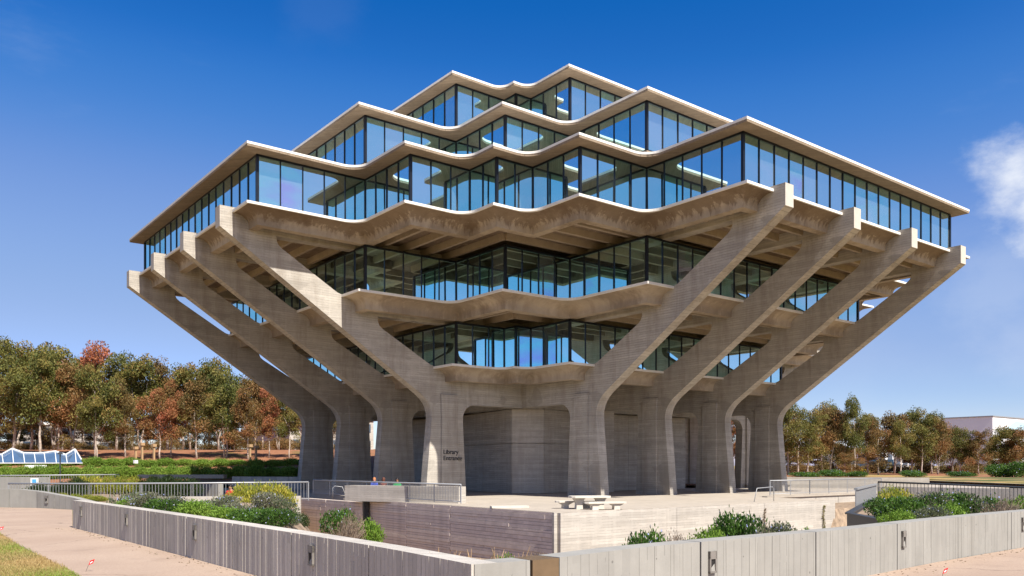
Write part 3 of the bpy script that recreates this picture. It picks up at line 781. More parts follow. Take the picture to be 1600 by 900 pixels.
# ---- sunken court walls
cw = thing('court_wall', 'shaded purplish concrete retaining wall with rough horizontal planks below the terrace', 'wall', (K_[0], 20, -2))
def plank_wall(parent, p, q, z0, z1, rows, panels, mat, depth, seed):
    r = random.Random(seed); d = Vector((q[0] - p[0], q[1] - p[1], 0)); ln = d.length; d.normalize(); n = Vector((d.y, -d.x, 0)); rz = math.atan2(d.y, d.x)
    cuts = [0] + panels + [ln]
    for a, b in zip(cuts, cuts[1:]):
        z = z0
        while z < z1 - .02:
            h = min(rows * r.uniform(.7, 1.35), z1 - z)
            if z1 - z - h < .07: h = z1 - z
            x = a + .02
            while x < b - .03:
                w = min(r.uniform(2.5, 12), b - .02 - x)
                if b - x - w < .6: w = b - .02 - x
                o = r.choice((0, .15, .3, .5)) * depth
                c = Vector((p[0], p[1], 0)) + d * (x + w / 2) - n * (.15 + o / 2)
                mb = MB(); mb.box((0, 0, 0), (w - .006, .3 - o + depth * 1.4, h - .014)); tilt = 0.0
                mb.v = [(vx, vy + (tilt if (vz > 0 and vy < 0) else 0), vz) for vx, vy, vz in mb.v]
                o_ = mb.build('plank', mat); o_.location = (c.x, c.y, z + h / 2); o_.rotation_euler = (0, 0, rz); adopt(o_, parent)
                x += w
            z += h
cl_b = 13.1
plank_wall(cw, (K_[0] + .02, cl_b), (K_[0] + .02, K_[1] - .14), -2.7, -.02, .16, [4.3, 8.8], 'plank_wall', .075, 4)
MB().box((K_[0] - .12, (cl_b + K_[1]) / 2, -1.4), (.2, K_[1] - cl_b - .1, 2.7)).build('wall_backing', 'plank_wall', cw)
MB().box((K_[0] + .06, K_[1] - .06, -1.4), (.18, .14, 2.8)).build('corner_post', 'lit_wall', cw)
cw2 = thing('court_wall', 'darker shaded stretch of plank-marked retaining wall left of a black post', 'wall', (K_[0] + .3, 10, -2))
plank_wall(cw2, (K_[0] + .42, 3.6), (K_[0] + .42, cl_b - .2), -2.7, -.14, .19, [4.2], 'plank_wall', .06, 14)
MB().box((K_[0] + .2, 8.2, -1.45), (.3, 9.2, 2.6)).build('wall_backing', 'plank_wall', cw2)
MB().box((K_[0] + .30, cl_b - .09, -1.4), (.34, .16, 2.75)).build('steel_post', 'dark_steel', cw2)
cr = thing('court_wall', 'sunlit cream concrete retaining wall facing the parapet below the terrace', 'wall', (13, K_[1], -2))
xs = [K_[0] - .04, 16.6, 9.2, 1.95]
for a, b in zip(xs, xs[1:]):
    MB().box(((a + b) / 2, K_[1] + .07, -1.42), (a - b - .02, .3, 2.8)).build('wall_panel', 'lit_wall', cr)
MB().box(((xs[0] + xs[-1]) / 2, K_[1] - .05, -1.45), (xs[0] - xs[-1] - .1, .2, 2.75)).build('wall_backing', 'lit_wall', cr)
cr2 = thing('court_wall', 'cream jointed concrete wall behind the black post, under the right railing', 'wall', (-4, 25.4, -2))
for k in range(5):
    MB().box((.2 - k * 2.9, 25.36, -1.4), (2.86, .3, 2.7)).build('wall_panel', 'lit_wall', cr2)
MB().box((1.72, K_[1] - 2.6, -1.4), (.2, 5.0, 2.75)).build('return_panel', 'dark_steel', cr2)
MB().box((-5.4, 25.4, .0), (14.3, .42, .12)).build('coping', 'terrace', cr2)

# ---- railings
def railing(label, pts, h, post_every=None, bal=.13, rail=.045, group=None, low=.1, mat='galv', top_w=None):
    t_ = thing('railing', label, 'railing', pts[0], group)
    bm_ = MB().tube([(0, 0, 0), (0, 0, h - low)], .013, 5).mesh('baluster'); pm_ = MB().tube([(0, 0, 0), (0, 0, h)], .03, 6).mesh('post')
    tm = MB().tube([(p[0], p[1], p[2] + h) for p in pts], top_w or rail, 8).build('top_rail', mat, t_, True)
    MB().tube([(p[0], p[1], p[2] + low) for p in pts], rail * .6, 6).build('bottom_rail', mat, t_, True)
    for p, q in zip(pts, pts[1:]):
        ln = math.hypot(q[0] - p[0], q[1] - p[1]); k = max(1, int(ln / bal))
        for j in range(k):
            f = (j + .5) / k; o = obj('baluster', bm_, mat); o.location = tuple(p[i] + (q[i] - p[i]) * f for i in range(3)); o.location.z += low; adopt2(o, t_)
        kp = max(1, round(ln / (post_every or 2.4)))
        for j in range(kp + 1):
            f = j / kp; o = obj('post', pm_, mat); o.location = tuple(p[i] + (q[i] - p[i]) * f for i in range(3)); adopt2(o, t_)
    return t_
def adopt2(o, parent):
    o.parent = parent; o.matrix_parent_inverse = Matrix.Translation(-parent.location)
railing('grey steel railing on the terrace edge above the planked court wall', [(24.2, 4.2, .10), (24.2, 22.4, .10)], 1.0, 2.6, .155)
railing('grey steel railing behind the shrubs at the left', [D(13, 46.5, .05), D(140, 46, .05), D(300, 46.5, .07), D(482, 48, .1)], 1.06, 3.2, .17)
railing('distant grey railing in front of the bright green hedge at far left', [D(-60, 70, .25), D(22, 70, .25), D(186, 72, .30)], 1.02, 3, .2)
railing('dark steel railing above the cream wall right of the last column', [(1.3, 25.5, .10), (-3.4, 25.5, .10), (-13.2, 25.5, .12)], 1.0, 2.6, .15, rail=.035)
railing('long dark rail running behind the right hedge', [D(1372, 44, .25), D(1470, 42, .18), D(1605, 40, .06), D(1700, 38, .0)], 1.0, 3, .16, mat='dark_steel')
def handrail(label, p, q, h):
    a, b = Vector(p), Vector(q); d = (b - a).normalized()
    MBt = MB().tube([b + Vector((0, 0, 0)), b + Vector((0, 0, h * .85)), b + Vector((0, 0, h)) - d * .12, a + Vector((0, 0, h * .93 - (b.z - a.z) * .0)) + d * .3, a + Vector((0, 0, -.05))], .022, 8)
    return tag(MBt.build('handrail', 'galv', None, True), label, 'handrail')
handrail('bent steel handrail standing alone on the sunlit terrace right of the columns', G(1178, 784.5, 0), G(1209, 783, 0), .85)
for u, v, lb in ((520, 780, 'left'), (560, 781, 'middle'), (603, 783, 'right')):
    a = G(u + 26, v + 3, 0); b = G(u, v - 1, 0)
    handrail({'left': 'leftmost', 'middle': 'middle', 'right': 'rightmost'}[lb] + ' of three bent steel stair handrails behind the terrace railing', (b[0] - .8, b[1] + .4, 0), b, .8)
# low parapet beside the stair
lp = MB(); q0, q1 = D(545, 51.5), D(722, 46.6)
lp.bar((*q0[:2], .42), (*q1[:2], .46), .7, .95); tag(lp.build('stair_parapet', 'lit_wall'), 'low cream concrete stair parapet behind the terrace railing, ending beside the lettered column', 'wall')
# sheet-metal fence and planter at the right
fn = thing('metal_fence', 'grey slatted metal fence panel receding beside the right hedge', 'fence', D(1337, 30, .5))
p0, p1 = Vector(D(1337, 30.5, .53)), Vector(D(1369, 38, .53)); dd = p1 - p0; nsl = 24
for k in range(nsl):
    a = p0 + dd * (k / nsl); b = p0 + dd * ((k + .82) / nsl); MB().bar((a.x, a.y, .90), (b.x, b.y, .90), .04, .66).build('slat', 'fence_grey', fn)
MB().bar((p0.x, p0.y, 1.26), (p1.x, p1.y, 1.26), .13, .07).build('top_rail', 'fence_grey', fn)
MB().bar((p0.x, p0.y, .54), (p1.x, p1.y, .54), .09, .06).build('bottom_rail', 'fence_grey', fn)
pb = thing('planter', 'dark steel edged planter box at the left end of the right hedge', 'planter', D(1350, 25, 0))
qa, qb, qc = D(1326, 25.5), D(1378, 22.5), D(1369, 38)
for a, b, nm in ((qa, qb, 'front_board'), (qa, qc, 'side_board')):
    MB().bar((a[0], a[1], .28), (b[0], b[1], .28), .10, .72).build(nm, 'dark_steel', pb)
    MB().bar((a[0], a[1], .66), (b[0], b[1], .66), .22, .045).build('rim', 'dark_steel', pb)
mb = MB(); mb.quad((*qa[:2], .52), (*qb[:2], .52), (*D(1450, 30)[:2], .52), (*qc[:2], .52)); mb.build('soil', 'soil', pb)
# walls at the middle distance
def block(name, label, u0, d0, u1, d1, z0, z1, th, mat, cat='wall'):
    a, b = D(u0, d0), D(u1, d1); o = MB().bar((a[0], a[1], (z0 + z1) / 2), (b[0], b[1], (z0 + z1) / 2), th, z1 - z0).build(name, mat)
    return tag(o, label, cat)
block('low_wall', 'long pale low wall across the terrace behind the right columns', 1150, 80, 1452, 74, -.2, 1.02, .35, 'lit_wall')
block('low_wall', 'shaded brown wall behind the dark rail at far right', 1372, 45.2, 1720, 39, -.6, .98, .25, 'rib_wall')
block('low_wall', 'dark shaded low wall left of the columns with a blue cast', 365, 76, 480, 74, -.3, 1.1, .5, 'rib_wall')
block('low_wall', 'thin flat concrete ledge in front of the far green hedge', 218, 78, 352, 78, .9, 1.25, .9, 'terrace')
block('low_wall', 'pale fluted wall with a blue sign at far left', -60, 56, 75, 55, -.4, 1.35, .3, 'smooth_wall')
block('low_wall', 'pale low wall among the shrubs left of the court', 245, 40, 470, 41, -.4, .62, .35, 'lit_wall')
block('low_wall', 'grey concrete wall behind the distant railing near the dark hedge', 300, 60, 345, 58, -.3, .85, .4, 'smooth_wall')
sg = thing('notice_sign', 'small blue and white sign on the pale wall at far left', 'sign', D(54, 54.6, .9))
c = Vector(D(54, 54.7, 1.02)); MB().box(tuple(c), (.5, .05, .52), math.atan2(RGT[1], RGT[0])).build('board', 'white_paint', sg)
c2 = c - Vector((FWD[0], FWD[1], 0)) * .04; MB().box((c2.x, c2.y, c2.z + .04), (.26, .03, .3), math.atan2(RGT[1], RGT[0])).build('symbol', 'blue_sign', sg)

# ---- concrete picnic table near the terrace corner
PT = D(921, 40.6); rzt = math.atan2(RGT[1], RGT[0]) + R_(14)
def slab_part(name, parent, off, size, z):
    ca, sa = math.cos(rzt), math.sin(rzt); hx, hy, c_ = size[0] / 2, size[1] / 2, .14
    poly = [(-hx + c_, -hy), (hx - c_, -hy), (hx, -hy + c_), (hx, hy - c_), (hx - c_, hy), (-hx + c_, hy), (-hx, hy - c_), (-hx, -hy + c_)]
    poly = [(PT[0] + (x + off[0]) * ca - (y + off[1]) * sa, PT[1] + (x + off[0]) * sa + (y + off[1]) * ca) for x, y in poly]
    MB().prism(poly, z, z + size[2]).build(name, 'table', parent)
def pedestal(parent, off, z1, w0, w1):
    ca, sa = math.cos(rzt), math.sin(rzt); P0 = Vector((PT[0] + off[0] * ca - off[1] * sa, PT[1] + off[0] * sa + off[1] * ca, 0))
    mb = MB(); i = 0
    for z, w in ((0, w0 * 1.1), (z1 * .35, w0), (z1 * .6, w0), (z1, w1)):
        mb.v += [tuple(P0 + Vector(((x * w / 2) * ca - (y * .16) * sa, (x * w / 2) * sa + (y * .16) * ca, z))) for x, y in ((-1, -1), (1, -1), (1, 1), (-1, 1))]
    for k in range(3):
        for j in range(4): mb.f.append((k * 4 + j, k * 4 + (j + 1) % 4, k * 4 + 4 + (j + 1) % 4, k * 4 + 4 + j))
    mb.f += [(3, 2, 1, 0), (12, 13, 14, 15)]; mb.build('pedestal', 'table', parent)
tb = thing('picnic_table', 'pale concrete picnic table on the terrace above the court corner', 'table', PT)
slab_part('table_top', tb, (0, .0), (2.0, .85, .09), .55); pedestal(tb, (-.55, 0), .55, .3, .6); pedestal(tb, (.55, 0), .55, .3, .6)
for oy, ox, lb in ((.75, -.45, 'flared concrete bench in front of the picnic table'), (-.85, .5, 'concrete bench behind the picnic table')):
    bn = thing('bench', lb, 'bench', PT)
    slab_part('seat', bn, (ox, oy), (2.1, .5, .08), .30); pedestal(bn, (ox - .55, oy), .30, .28, .75); pedestal(bn, (ox + .55, oy), .30, .28, .75)
fs_ = G(796, 793.5, 0); tag(MB().box((fs_[0], fs_[1], .05), (1.9, .5, .1), rzt).build('stone_slab', 'table'), 'thin low concrete slab lying on the terrace left of the picnic table', 'slab')
fb = G(588, 0 + 781, 0)

# ---- small red flags
def flag(label, u, v, fw, tilt, hh=.16):
    p = Vector(G(u, v, PZ)); t_ = thing('marker_flag', label, 'flag', p)
    top = p + Vector((RGT[0] * tilt, RGT[1] * tilt, hh)); MB().tube([p, top], .003, 5).build('wire_stem', 'dark_steel', t_)
    r = Vector((RGT[0], RGT[1], 0)) * fw; up = Vector((RGT[0] * .03, RGT[1] * .03, .075)); n = Vector((FWD[0], FWD[1], 0)) * .002
    a = top - up * .2; mb = MB()
    for s in (n, -n): mb.v += [tuple(a + s), tuple(a + r - Vector((0, 0, -.03)) + s), tuple(a + r + up + Vector((0, 0, .025)) + s), tuple(a + up + s)]
    mb.f = [(0, 1, 2, 3), (7, 6, 5, 4), (0, 4, 5, 1), (1, 5, 6, 2), (2, 6, 7, 3), (3, 7, 4, 0)]
    o = mb.build('flag_sheet', 'red', t_)
    q = a + r * .22 + up * .42 - n * 1.6; MB().bar(q, q + r * .55 + Vector((0, 0, .03)), .003, .016).build('print', 'white_paint', o)
flag('small red marker flag on the left path beside the dry grass', 134, 893, .075, .05, .12)
flag('small red marker flag at the left picture edge on the grass', -3, 838, .09, .03)
flag('small red marker flag at the bottom right on the path', 1473, 908, .06, .0, .12)

# ---- blue glass canopy and things in the grove
cn = thing('glass_canopy', 'long blue glass skylight with white zigzag frame before the eucalyptus grove', 'skylight', D(50, 100, 1.5))
rid = [(-36, 708), (3, 710.5), (19, 701.5), (36.5, 708), (53.5, 708.4), (69, 708), (86, 705.5), (103, 711), (117, 702.5), (127, 719)]
for k in range(len(rid) - 1):
    (u0, v0), (u1, v1) = rid[k], rid[k + 1]; dk = 100
    z0, z1 = EYE[2] - (v0 - HZ) * dk / FPX, EYE[2] - (v1 - HZ) * dk / FPX; zb = EYE[2] - (723.5 - HZ) * 97 / FPX
    mb = MB(); a, b, c, d = D(u0, dk, z0), D(u1, dk, z1), D(u1 + 2, 97, zb), D(u0 + 2, 97, zb)
    mb.v = [a, b, c, d] + [(p[0] + FWD[0] * .08, p[1] + FWD[1] * .08, p[2] - .05) for p in (a, b, c, d)]
    mb.f = [(0, 1, 2, 3), (7, 6, 5, 4), (0, 4, 5, 1), (1, 5, 6, 2), (2, 6, 7, 3), (3, 7, 4, 0)]
    mb.build('glass_panel', 'canopy', cn)
    MB().bar((a[0], a[1], a[2] + .06), (b[0], b[1], b[2] + .06), .16, .15).build('ridge_rail', 'white_paint', cn)
    MB().bar((a[0], a[1], a[2] + .04), (d[0], d[1], d[2] + .04), .07, .07).build('glazing_bar', 'white_paint', cn)
    MB().bar(d, c, .10, .09).build('base_rail', 'white_paint', cn)
for u0, u1 in ((39, 72),):
    a, b = D(u0, 96, 1.9), D(u1, 96, 1.9); MB().bar(a, b, .3, .5).build('base_wall', 'white_paint', cn)
lampp = thing('path_lamp', 'slim dark lamp post in front of the blue skylight', 'lamp', D(94, 80, .3))
pb_ = D(94, 80, .2); MB().tube([pb_, (pb_[0], pb_[1], 3.2)], .06, 8).build('pole', 'dark_steel', lampp)
MB().tube([(pb_[0], pb_[1], 3.2), (pb_[0], pb_[1], 3.28), (pb_[0], pb_[1], 3.42)], [.24, .24, .07], 10).build('lamp_head', 'dark_steel', lampp)
ORD = ['leftmost', 'second from left', 'third from left', 'fourth from left', 'rightmost']
for k, (u, vt, vb) in enumerate(((212, 698.5, 723), (222, 692.5, 735), (240.5, 694.5, 736), (390.5, 695, 727), (400, 697, 733))):
    d_ = 110 - k; zt = EYE[2] - (vt - HZ) * d_ / FPX; zb = EYE[2] - (vb - HZ) * d_ / FPX - .4
    w_ = thing('timber_post', ORD[k] + ' of five pale timber posts with box heads before the grove', 'post', D(u, d_, zb), 'timber posts in front of the grove')
    p = D(u, d_); MB().box((p[0], p[1], (zb + zt) / 2 - .15), (.22, .22, zt - zb - .3), .3).build('shaft', 'wood', w_)
    MB().box((p[0], p[1], zt - .12), (.5, .5, .36), .3).build('head', 'wood', w_)
p = D(212, 103); tag(MB().box((p[0], p[1], EYE[2] + (727 - 721.5) * 103 / FPX), (.45, .3, .4), .4).build('sign_box', 'white_paint'), 'small white box at the foot of the leftmost timber post', 'box')

# ---- far buildings
def far_building(label, corner, la, lb, h, z0, wallm, rows, cols, name='far_building'):
    """corner nearest the camera; la runs along -X, lb along -Y"""
    t_ = thing(name, label, 'building', (*corner, z0))
    x, y = corner
    MB().prism([(x, y), (x - la, y), (x - la, y - lb), (x, y - lb)], z0, z0 + h).build('wall', wallm, t_)
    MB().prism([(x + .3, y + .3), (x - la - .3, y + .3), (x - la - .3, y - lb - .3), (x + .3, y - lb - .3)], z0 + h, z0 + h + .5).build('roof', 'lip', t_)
    gm = MB().box((0, 0, 0), (la / cols * .62, .12, h / rows * .5)).mesh('window'); gm2 = MB().box((0, 0, 0), (.12, lb / cols * .62, h / rows * .5)).mesh('window')
    for r in range(rows):
        zc = z0 + h * (r + .55) / rows
        for c in range(cols):
            o = obj('window', gm, 'dark_glass'); o.location = (x - la * (c + .5) / cols, y + .03, zc); adopt2(o, t_)
            o = obj('window', gm2, 'dark_glass'); o.location = (x + .03, y - lb * (c + .5) / cols, zc); adopt2(o, t_)
    return t_
t = NT('dark_window_glass'); t.bsdf((.05, .07, .10), .08, spec=.8); M['dark_glass'] = t.m
t = NT('white_cladding'); co = t.coord(); t.bsdf(t.mix(t.noise(co, .2, 3), (.74, .75, .77), (.80, .80, .80)), .6); M['clad'] = t.m
cb = D(1551, 340)[:2]
wb = thing('white_hall', 'big white box building above the trees at far right', 'building', (*cb, 0))
MB().prism([(cb[0], cb[1]), (cb[0] - 70, cb[1]), (cb[0] - 70, cb[1] - 20), (cb[0], cb[1] - 20)], 0, 22.0).build('wall', 'clad', wb)
MB().prism([(cb[0] + .3, cb[1] + .3), (cb[0] - 70, cb[1] + .3), (cb[0] - 70, cb[1] - 20), (cb[0] + .3, cb[1] - 20)], 22.0, 22.4).build('roof', 'galv', wb)
sl_ = MB(); sl_.v = [(cb[0] - 6, cb[1] + .15, 15.2), (cb[0] - 40, cb[1] + .15, 15.2), (cb[0] - 40, cb[1] + .15, 20.6), (cb[0] - 22, cb[1] + .15, 20.8),
       (cb[0] - 6, cb[1] - .2, 15.2), (cb[0] - 40, cb[1] - .2, 15.2), (cb[0] - 40, cb[1] - .2, 20.6), (cb[0] - 22, cb[1] - .2, 20.8)]
sl_.f = [(0, 1, 2, 3), (7, 6, 5, 4), (0, 4, 5, 1), (1, 5, 6, 2), (2, 6, 7, 3), (3, 7, 4, 0)]
t = NT('pale_blue_glazing'); t.bsdf((.42, .62, .72), .15, spec=.6); M['pale_glass'] = t.m
sl_.build('gable_glazing', 'pale_glass', wb)
far_building('cream two storey building seen between the trunks of the left grove', D(452, 176)[:2], 20, 24, 7.5, 4.6, 'lit_wall', 2, 5)
far_building('pale building glimpsed through the trunks at the far left of the grove', D(30, 190)[:2], 24, 20, 6.5, 5.0, 'lit_wall', 2, 6)
far_building('small white building between the trunks of the right grove', D(1372, 215)[:2], 16, 12, 6.0, .3, 'clad', 1, 4)

# ---- vehicles parked beyond the right grove
def vehicle(label, u, dist, length, h, w, paint, cat, bus=False, rz=0.3):
    p = D(u, dist, PZ); t_ = thing('parked_' + cat, label, cat, (0, 0, 0))
    L2 = length / 2
    if bus: prof = [(-L2, .35), (L2, .35), (L2, h * .55), (L2 - .15, h), (-L2 + .05, h), (-L2, h * .6)]
    else: prof = [(-L2, .3), (L2, .3), (L2, h * .55), (L2 * .62, h * .62), (L2 * .28, h), (-L2 * .55, h), (-L2 * .9, h * .62), (-L2, h * .58)]
    MB().prism(prof, -w / 2, w / 2, 'Y').build('body', paint, t_)
    for sy in (-1, 1):
        if bus:
            for k in range(6): MB().box((-L2 + length * (k + .6) / 6.4, sy * (w / 2 + .01), h * .68), (length / 7.4, .04, h * .3)).build('window', 'dark_glass', t_)
        else:
            for x0 in (-.28, .08): MB().box((L2 * x0 * 1.6, sy * (w / 2 + .005), h * .79), (length * .2, .04, h * .24)).build('window', 'dark_glass', t_)
        for sx in (-.62, .62):
            wmb = MB().tube([(L2 * sx, sy * (w / 2 - .22), .34), (L2 * sx, sy * (w / 2 + .02), .34)], .34, 14); wo_ = wmb.build('wheel', 'black', t_)
            MB().tube([(L2 * sx, sy * (w / 2 + .015), .34), (L2 * sx, sy * (w / 2 + .04), .34)], .18, 10).build('rim', 'galv', wo_)
    for sy in (-.7, .7): MB().box((L2 + .01, sy * w / 2, h * .42), (.05, .3, .16)).build('headlight', 'white_paint', t_)
    t_.location = p; t_.rotation_euler = (0, 0, rz)
M['bus_paint'] = plain('dark_blue_bus_paint', (.03, .06, .10), .3); M['yellow_paint'] = plain('yellow_paint', (.65, .5, .05), .35); M['car_white'] = plain('white_car_paint', (.7, .7, .7), .25); M['car_red'] = plain('red_car_paint', (.4, .02, .03), .25)
ang_r = math.atan2(RGT[1], RGT[0])
vehicle('dark blue bus parked beyond the right grove', 1362, 196, 9.5, 3.1, 2.4, 'bus_paint', 'bus', True, ang_r)
vehicle('yellow car parked in front of the dark blue bus', 1357, 190, 4.4, 1.45, 1.8, 'yellow_paint', 'car', False, ang_r)
vehicle('white car parked among the trunks right of the bus', 1396, 190, 4.5, 1.5, 1.8, 'car_white', 'car', False, ang_r)
vehicle('red car parked farther right under the trees', 1492, 205, 4.4, 1.45, 1.8, 'car_red', 'car', False, ang_r)
vehicle('second white car, between the red car and the picture edge', 1560, 205, 4.4, 1.5, 1.8, 'car_white', 'car', False, ang_r)
# ================================================================== vegetation
def leaf_mesh(name, pos, nrm_dir, size, tint, aspect=.4, cup=0.0):
    """many small quads: pos (n,3), axis (n,3) leaf direction, size (n,)"""
    n = len(pos); ax = nrm_dir / np.linalg.norm(nrm_dir, axis=1, keepdims=True)
    r = rng.normal(size=(n, 3)); sd_ = np.cross(ax, r); sd_ /= np.linalg.norm(sd_, axis=1, keepdims=True) + 1e-9
    L_ = size[:, None] * .5; Wd = size[:, None] * aspect * .5
    v = np.empty((n, 4, 3)); v[:, 0] = pos - ax * L_; v[:, 1] = pos + sd_ * Wd; v[:, 2] = pos + ax * L_; v[:, 3] = pos - sd_ * Wd
    me = bpy.data.meshes.new(name); me.vertices.add(4 * n); me.loops.add(4 * n); me.polygons.add(n)
    me.vertices.foreach_set('co', v.reshape(-1).astype(np.float32)); me.loops.foreach_set('vertex_index', np.arange(4 * n, dtype=np.int32))
    me.polygons.foreach_set('loop_start', np.arange(0, 4 * n, 4, dtype=np.int32)); me.polygons.foreach_set('loop_total', np.full(n, 4, dtype=np.int32))
    me.update(calc_edges=True)
    at = me.attributes.new('tint', 'FLOAT', 'FACE'); at.data.foreach_set('value', np.clip(tint, 0, 1).astype(np.float32))
    return me
def ball(n, hollow=.35):
    d = rng.normal(size=(n, 3)); d /= np.linalg.norm(d, axis=1, keepdims=True)
    return d * (hollow + (1 - hollow) * rng.random((n, 1)) ** .5)

def gum_tree(seed, H, spread, leafmat, bare=.35, lean=0.0, clumps=50, per=330, multi=1, droop=.55):
    r = random.Random(seed); root = thing('eucalyptus_tree', None, 'tree')
    wood = MB(); ends = []
    for tr_ in range(multi):
        x = y = 0.0; a0 = r.uniform(0, 6.28); lx, ly = lean * math.cos(a0) + r.uniform(-.06, .06) * multi, lean * math.sin(a0) + r.uniform(-.06, .06) * multi
        pts = [Vector((r.uniform(-.4, .4) * (multi - 1), r.uniform(-.4, .4) * (multi - 1), -.5))]; n = 7
        for k in range(1, n + 1):
            z = H * .72 * k / n; pts.append(Vector((pts[0].x + lx * z + r.uniform(-.18, .18), pts[0].y + ly * z + r.uniform(-.18, .18), z)))
        r0 = H * .0125 / (1 + .25 * (multi - 1)); wood.tube(pts, [r0 * (1.25 if k == 0 else 1 - .78 * k / n) for k in range(n + 1)], 7)
        nl = 7 if multi == 1 else 5
        for q in range(nl):
            f = bare + (1 - bare) * (q + .3 + r.random() * .6) / nl; i = min(int(f * n), n - 1); s = pts[i].lerp(pts[i + 1], f * n - i)
            ang = q * 2.4 + a0 + r.uniform(-.4, .4); out = spread * (1.05 - .5 * f) * r.uniform(.55, 1.0); up = H * (.10 + .17 * r.random())
            e = s + Vector((math.cos(ang) * out, math.sin(ang) * out, up)); m1 = s.lerp(e, .5) + Vector((r.uniform(-.3, .3), r.uniform(-.3, .3), up * .12))
            rr = r0 * (1 - .75 * f) * .62; wood.tube([s, m1, e], [rr, rr * .7, rr * .3], 5)
            ends += [(e, 1.0), (m1.lerp(e, .4) + Vector((r.uniform(-.9, .9), r.uniform(-.9, .9), r.uniform(-.2, .8))), .8)]
            for _ in range(2):
                e2 = m1 + Vector((r.uniform(-1, 1) * out * .6, r.uniform(-1, 1) * out * .6, up * r.uniform(.2, .8))); wood.tube([m1, e2], [rr * .5, rr * .2], 4); ends.append((e2, .8))
        ends.append((pts[-1] + Vector((0, 0, H * .1)), 1.0)); ends.append((pts[-1] + Vector((r.uniform(-1, 1), r.uniform(-1, 1), H * .2)), .8))
    obj('trunk', wood.mesh('trunk', True), 'bark', root)
    P_, A_, S_l, T_ = [], [], [], []
    while len(ends) < clumps:
        e, s = r.choice(ends[:max(8, len(ends))]); ends.append((e + Vector((r.gauss(0, spread * .22), r.gauss(0, spread * .22), r.gauss(0, H * .045))), s * .85))
        if r.random() < .45: a_ = r.uniform(0, 6.28); o_ = spread * r.uniform(.15, .75); ends.append((Vector((math.cos(a_) * o_, math.sin(a_) * o_, H * r.uniform(bare * .9, .72))), .8))
    for e, s in ends[:clumps + 12]:
        rad = spread * .37 * s * r.uniform(.7, 1.2); k = int(per * s * s * r.uniform(.75, 1.2)); b = ball(k, .25)
        c = np.array([e.x, e.y, min(e.z, H * .965)]); p = c + b * np.array([rad, rad, rad * r.uniform(.7, 1.15)])
        p[:, 2] -= rad * .35 * (b[:, 0] ** 2 + b[:, 1] ** 2)
        ax = rng.normal(size=(k, 3)) * .55; ax[:, 2] -= droop; P_.append(p); A_.append(ax)
        S_l.append(rng.uniform(.22, .50, k)); ct = r.gauss(.45, .20); T_.append(np.clip(ct + rng.normal(0, .10, k) + b[:, 2] * .08, 0, 1))
    me = leaf_mesh('crown', np.concatenate(P_), np.concatenate(A_), np.concatenate(S_l), np.concatenate(T_), .42)
    obj('crown', me, leafmat, root)
    return root
KINDS = {'olive': [gum_tree(11, 17, 5.0, 'leaf_olive', .26), gum_tree(12, 16, 4.4, 'leaf_olive', .34, .05, 46), gum_tree(13, 15, 4.6, 'leaf_olive', .16, .03, 54, 330, 2)],
         'brown': [gum_tree(21, 16.5, 4.8, 'leaf_brown', .26, .04), gum_tree(22, 15, 4.6, 'leaf_brown', .14, .0, 54, 320, 2)],
         'rust': [gum_tree(31, 14.5, 4.4, 'leaf_rust', .28, .03, 44), gum_tree(32, 13, 4.8, 'leaf_rust', .2, .05, 46)]}
WORD = {'olive': 'olive green', 'brown': 'brownish green', 'rust': 'rust red'}
used = set()
def put_tree(kind, u, dist, topv, label, group, zb=None, rz=None, wide=1.0):
    var = KINDS[kind]; proto = var[rnd.randrange(len(var))]
    p = D(u, dist); z = hz_(p[0], p[1]) if zb is None else zb
    H0 = {0: 1}.get(0); nat = proto.get('H'); ztop = EYE[2] - (topv - HZ) * dist / FPX
    s = (ztop - z) / nat; loc = (p[0], p[1], z); rz = rnd.uniform(0, 6.28) if rz is None else rz
    if proto.name not in used:
        used.add(proto.name); proto.location = loc; proto.rotation_euler = (0, 0, rz); proto.scale = (s * wide, s * wide, s); tag(proto, label, None, group); return proto
    return dup(proto, loc, rz, (s * wide, s * wide, s), label, group)
for lst in KINDS.values():
    for o in lst:
        c = [k for k in o.children if k.name.startswith('crown')][0]; o['H'] = max(v.co.z for v in c.data.vertices)
NTH = ['first', 'second', 'third', 'fourth', 'fifth', 'sixth', 'seventh', 'eighth', 'ninth', 'tenth', 'eleventh', 'twelfth', 'thirteenth', 'fourteenth', 'fifteenth', 'sixteenth', 'seventeenth', 'eighteenth', 'nineteenth', 'twentieth']
def row(specs, rowname, group):
    for i, (kind, u, dist, topv, wide) in enumerate(specs):
        put_tree(kind, u, dist, topv, f'{WORD[kind]} eucalyptus, {NTH[i]} from the left in {rowname}', group, None, None, wide)
row([('rust', -28, 116, 590, 1.1), ('olive', 22, 118, 522, 1.05), ('olive', 62, 115, 530, 1.0), ('brown', 112, 117, 560, 1.0), ('olive', 152, 113, 566, .9), ('brown', 196, 116, 590, .95), ('rust', 250, 112, 604, 1.0),
     ('rust', 268, 116, 590, .8), ('brown', 308, 114, 585, 1.0), ('olive', 352, 115, 572, 1.0), ('brown', 388, 113, 598, .9), ('rust', 420, 115, 602, .8), ('olive', 452, 114, 612, .9), ('brown', 490, 116, 620, .9)], 'the front row of the left grove', 'front row of the left eucalyptus grove')
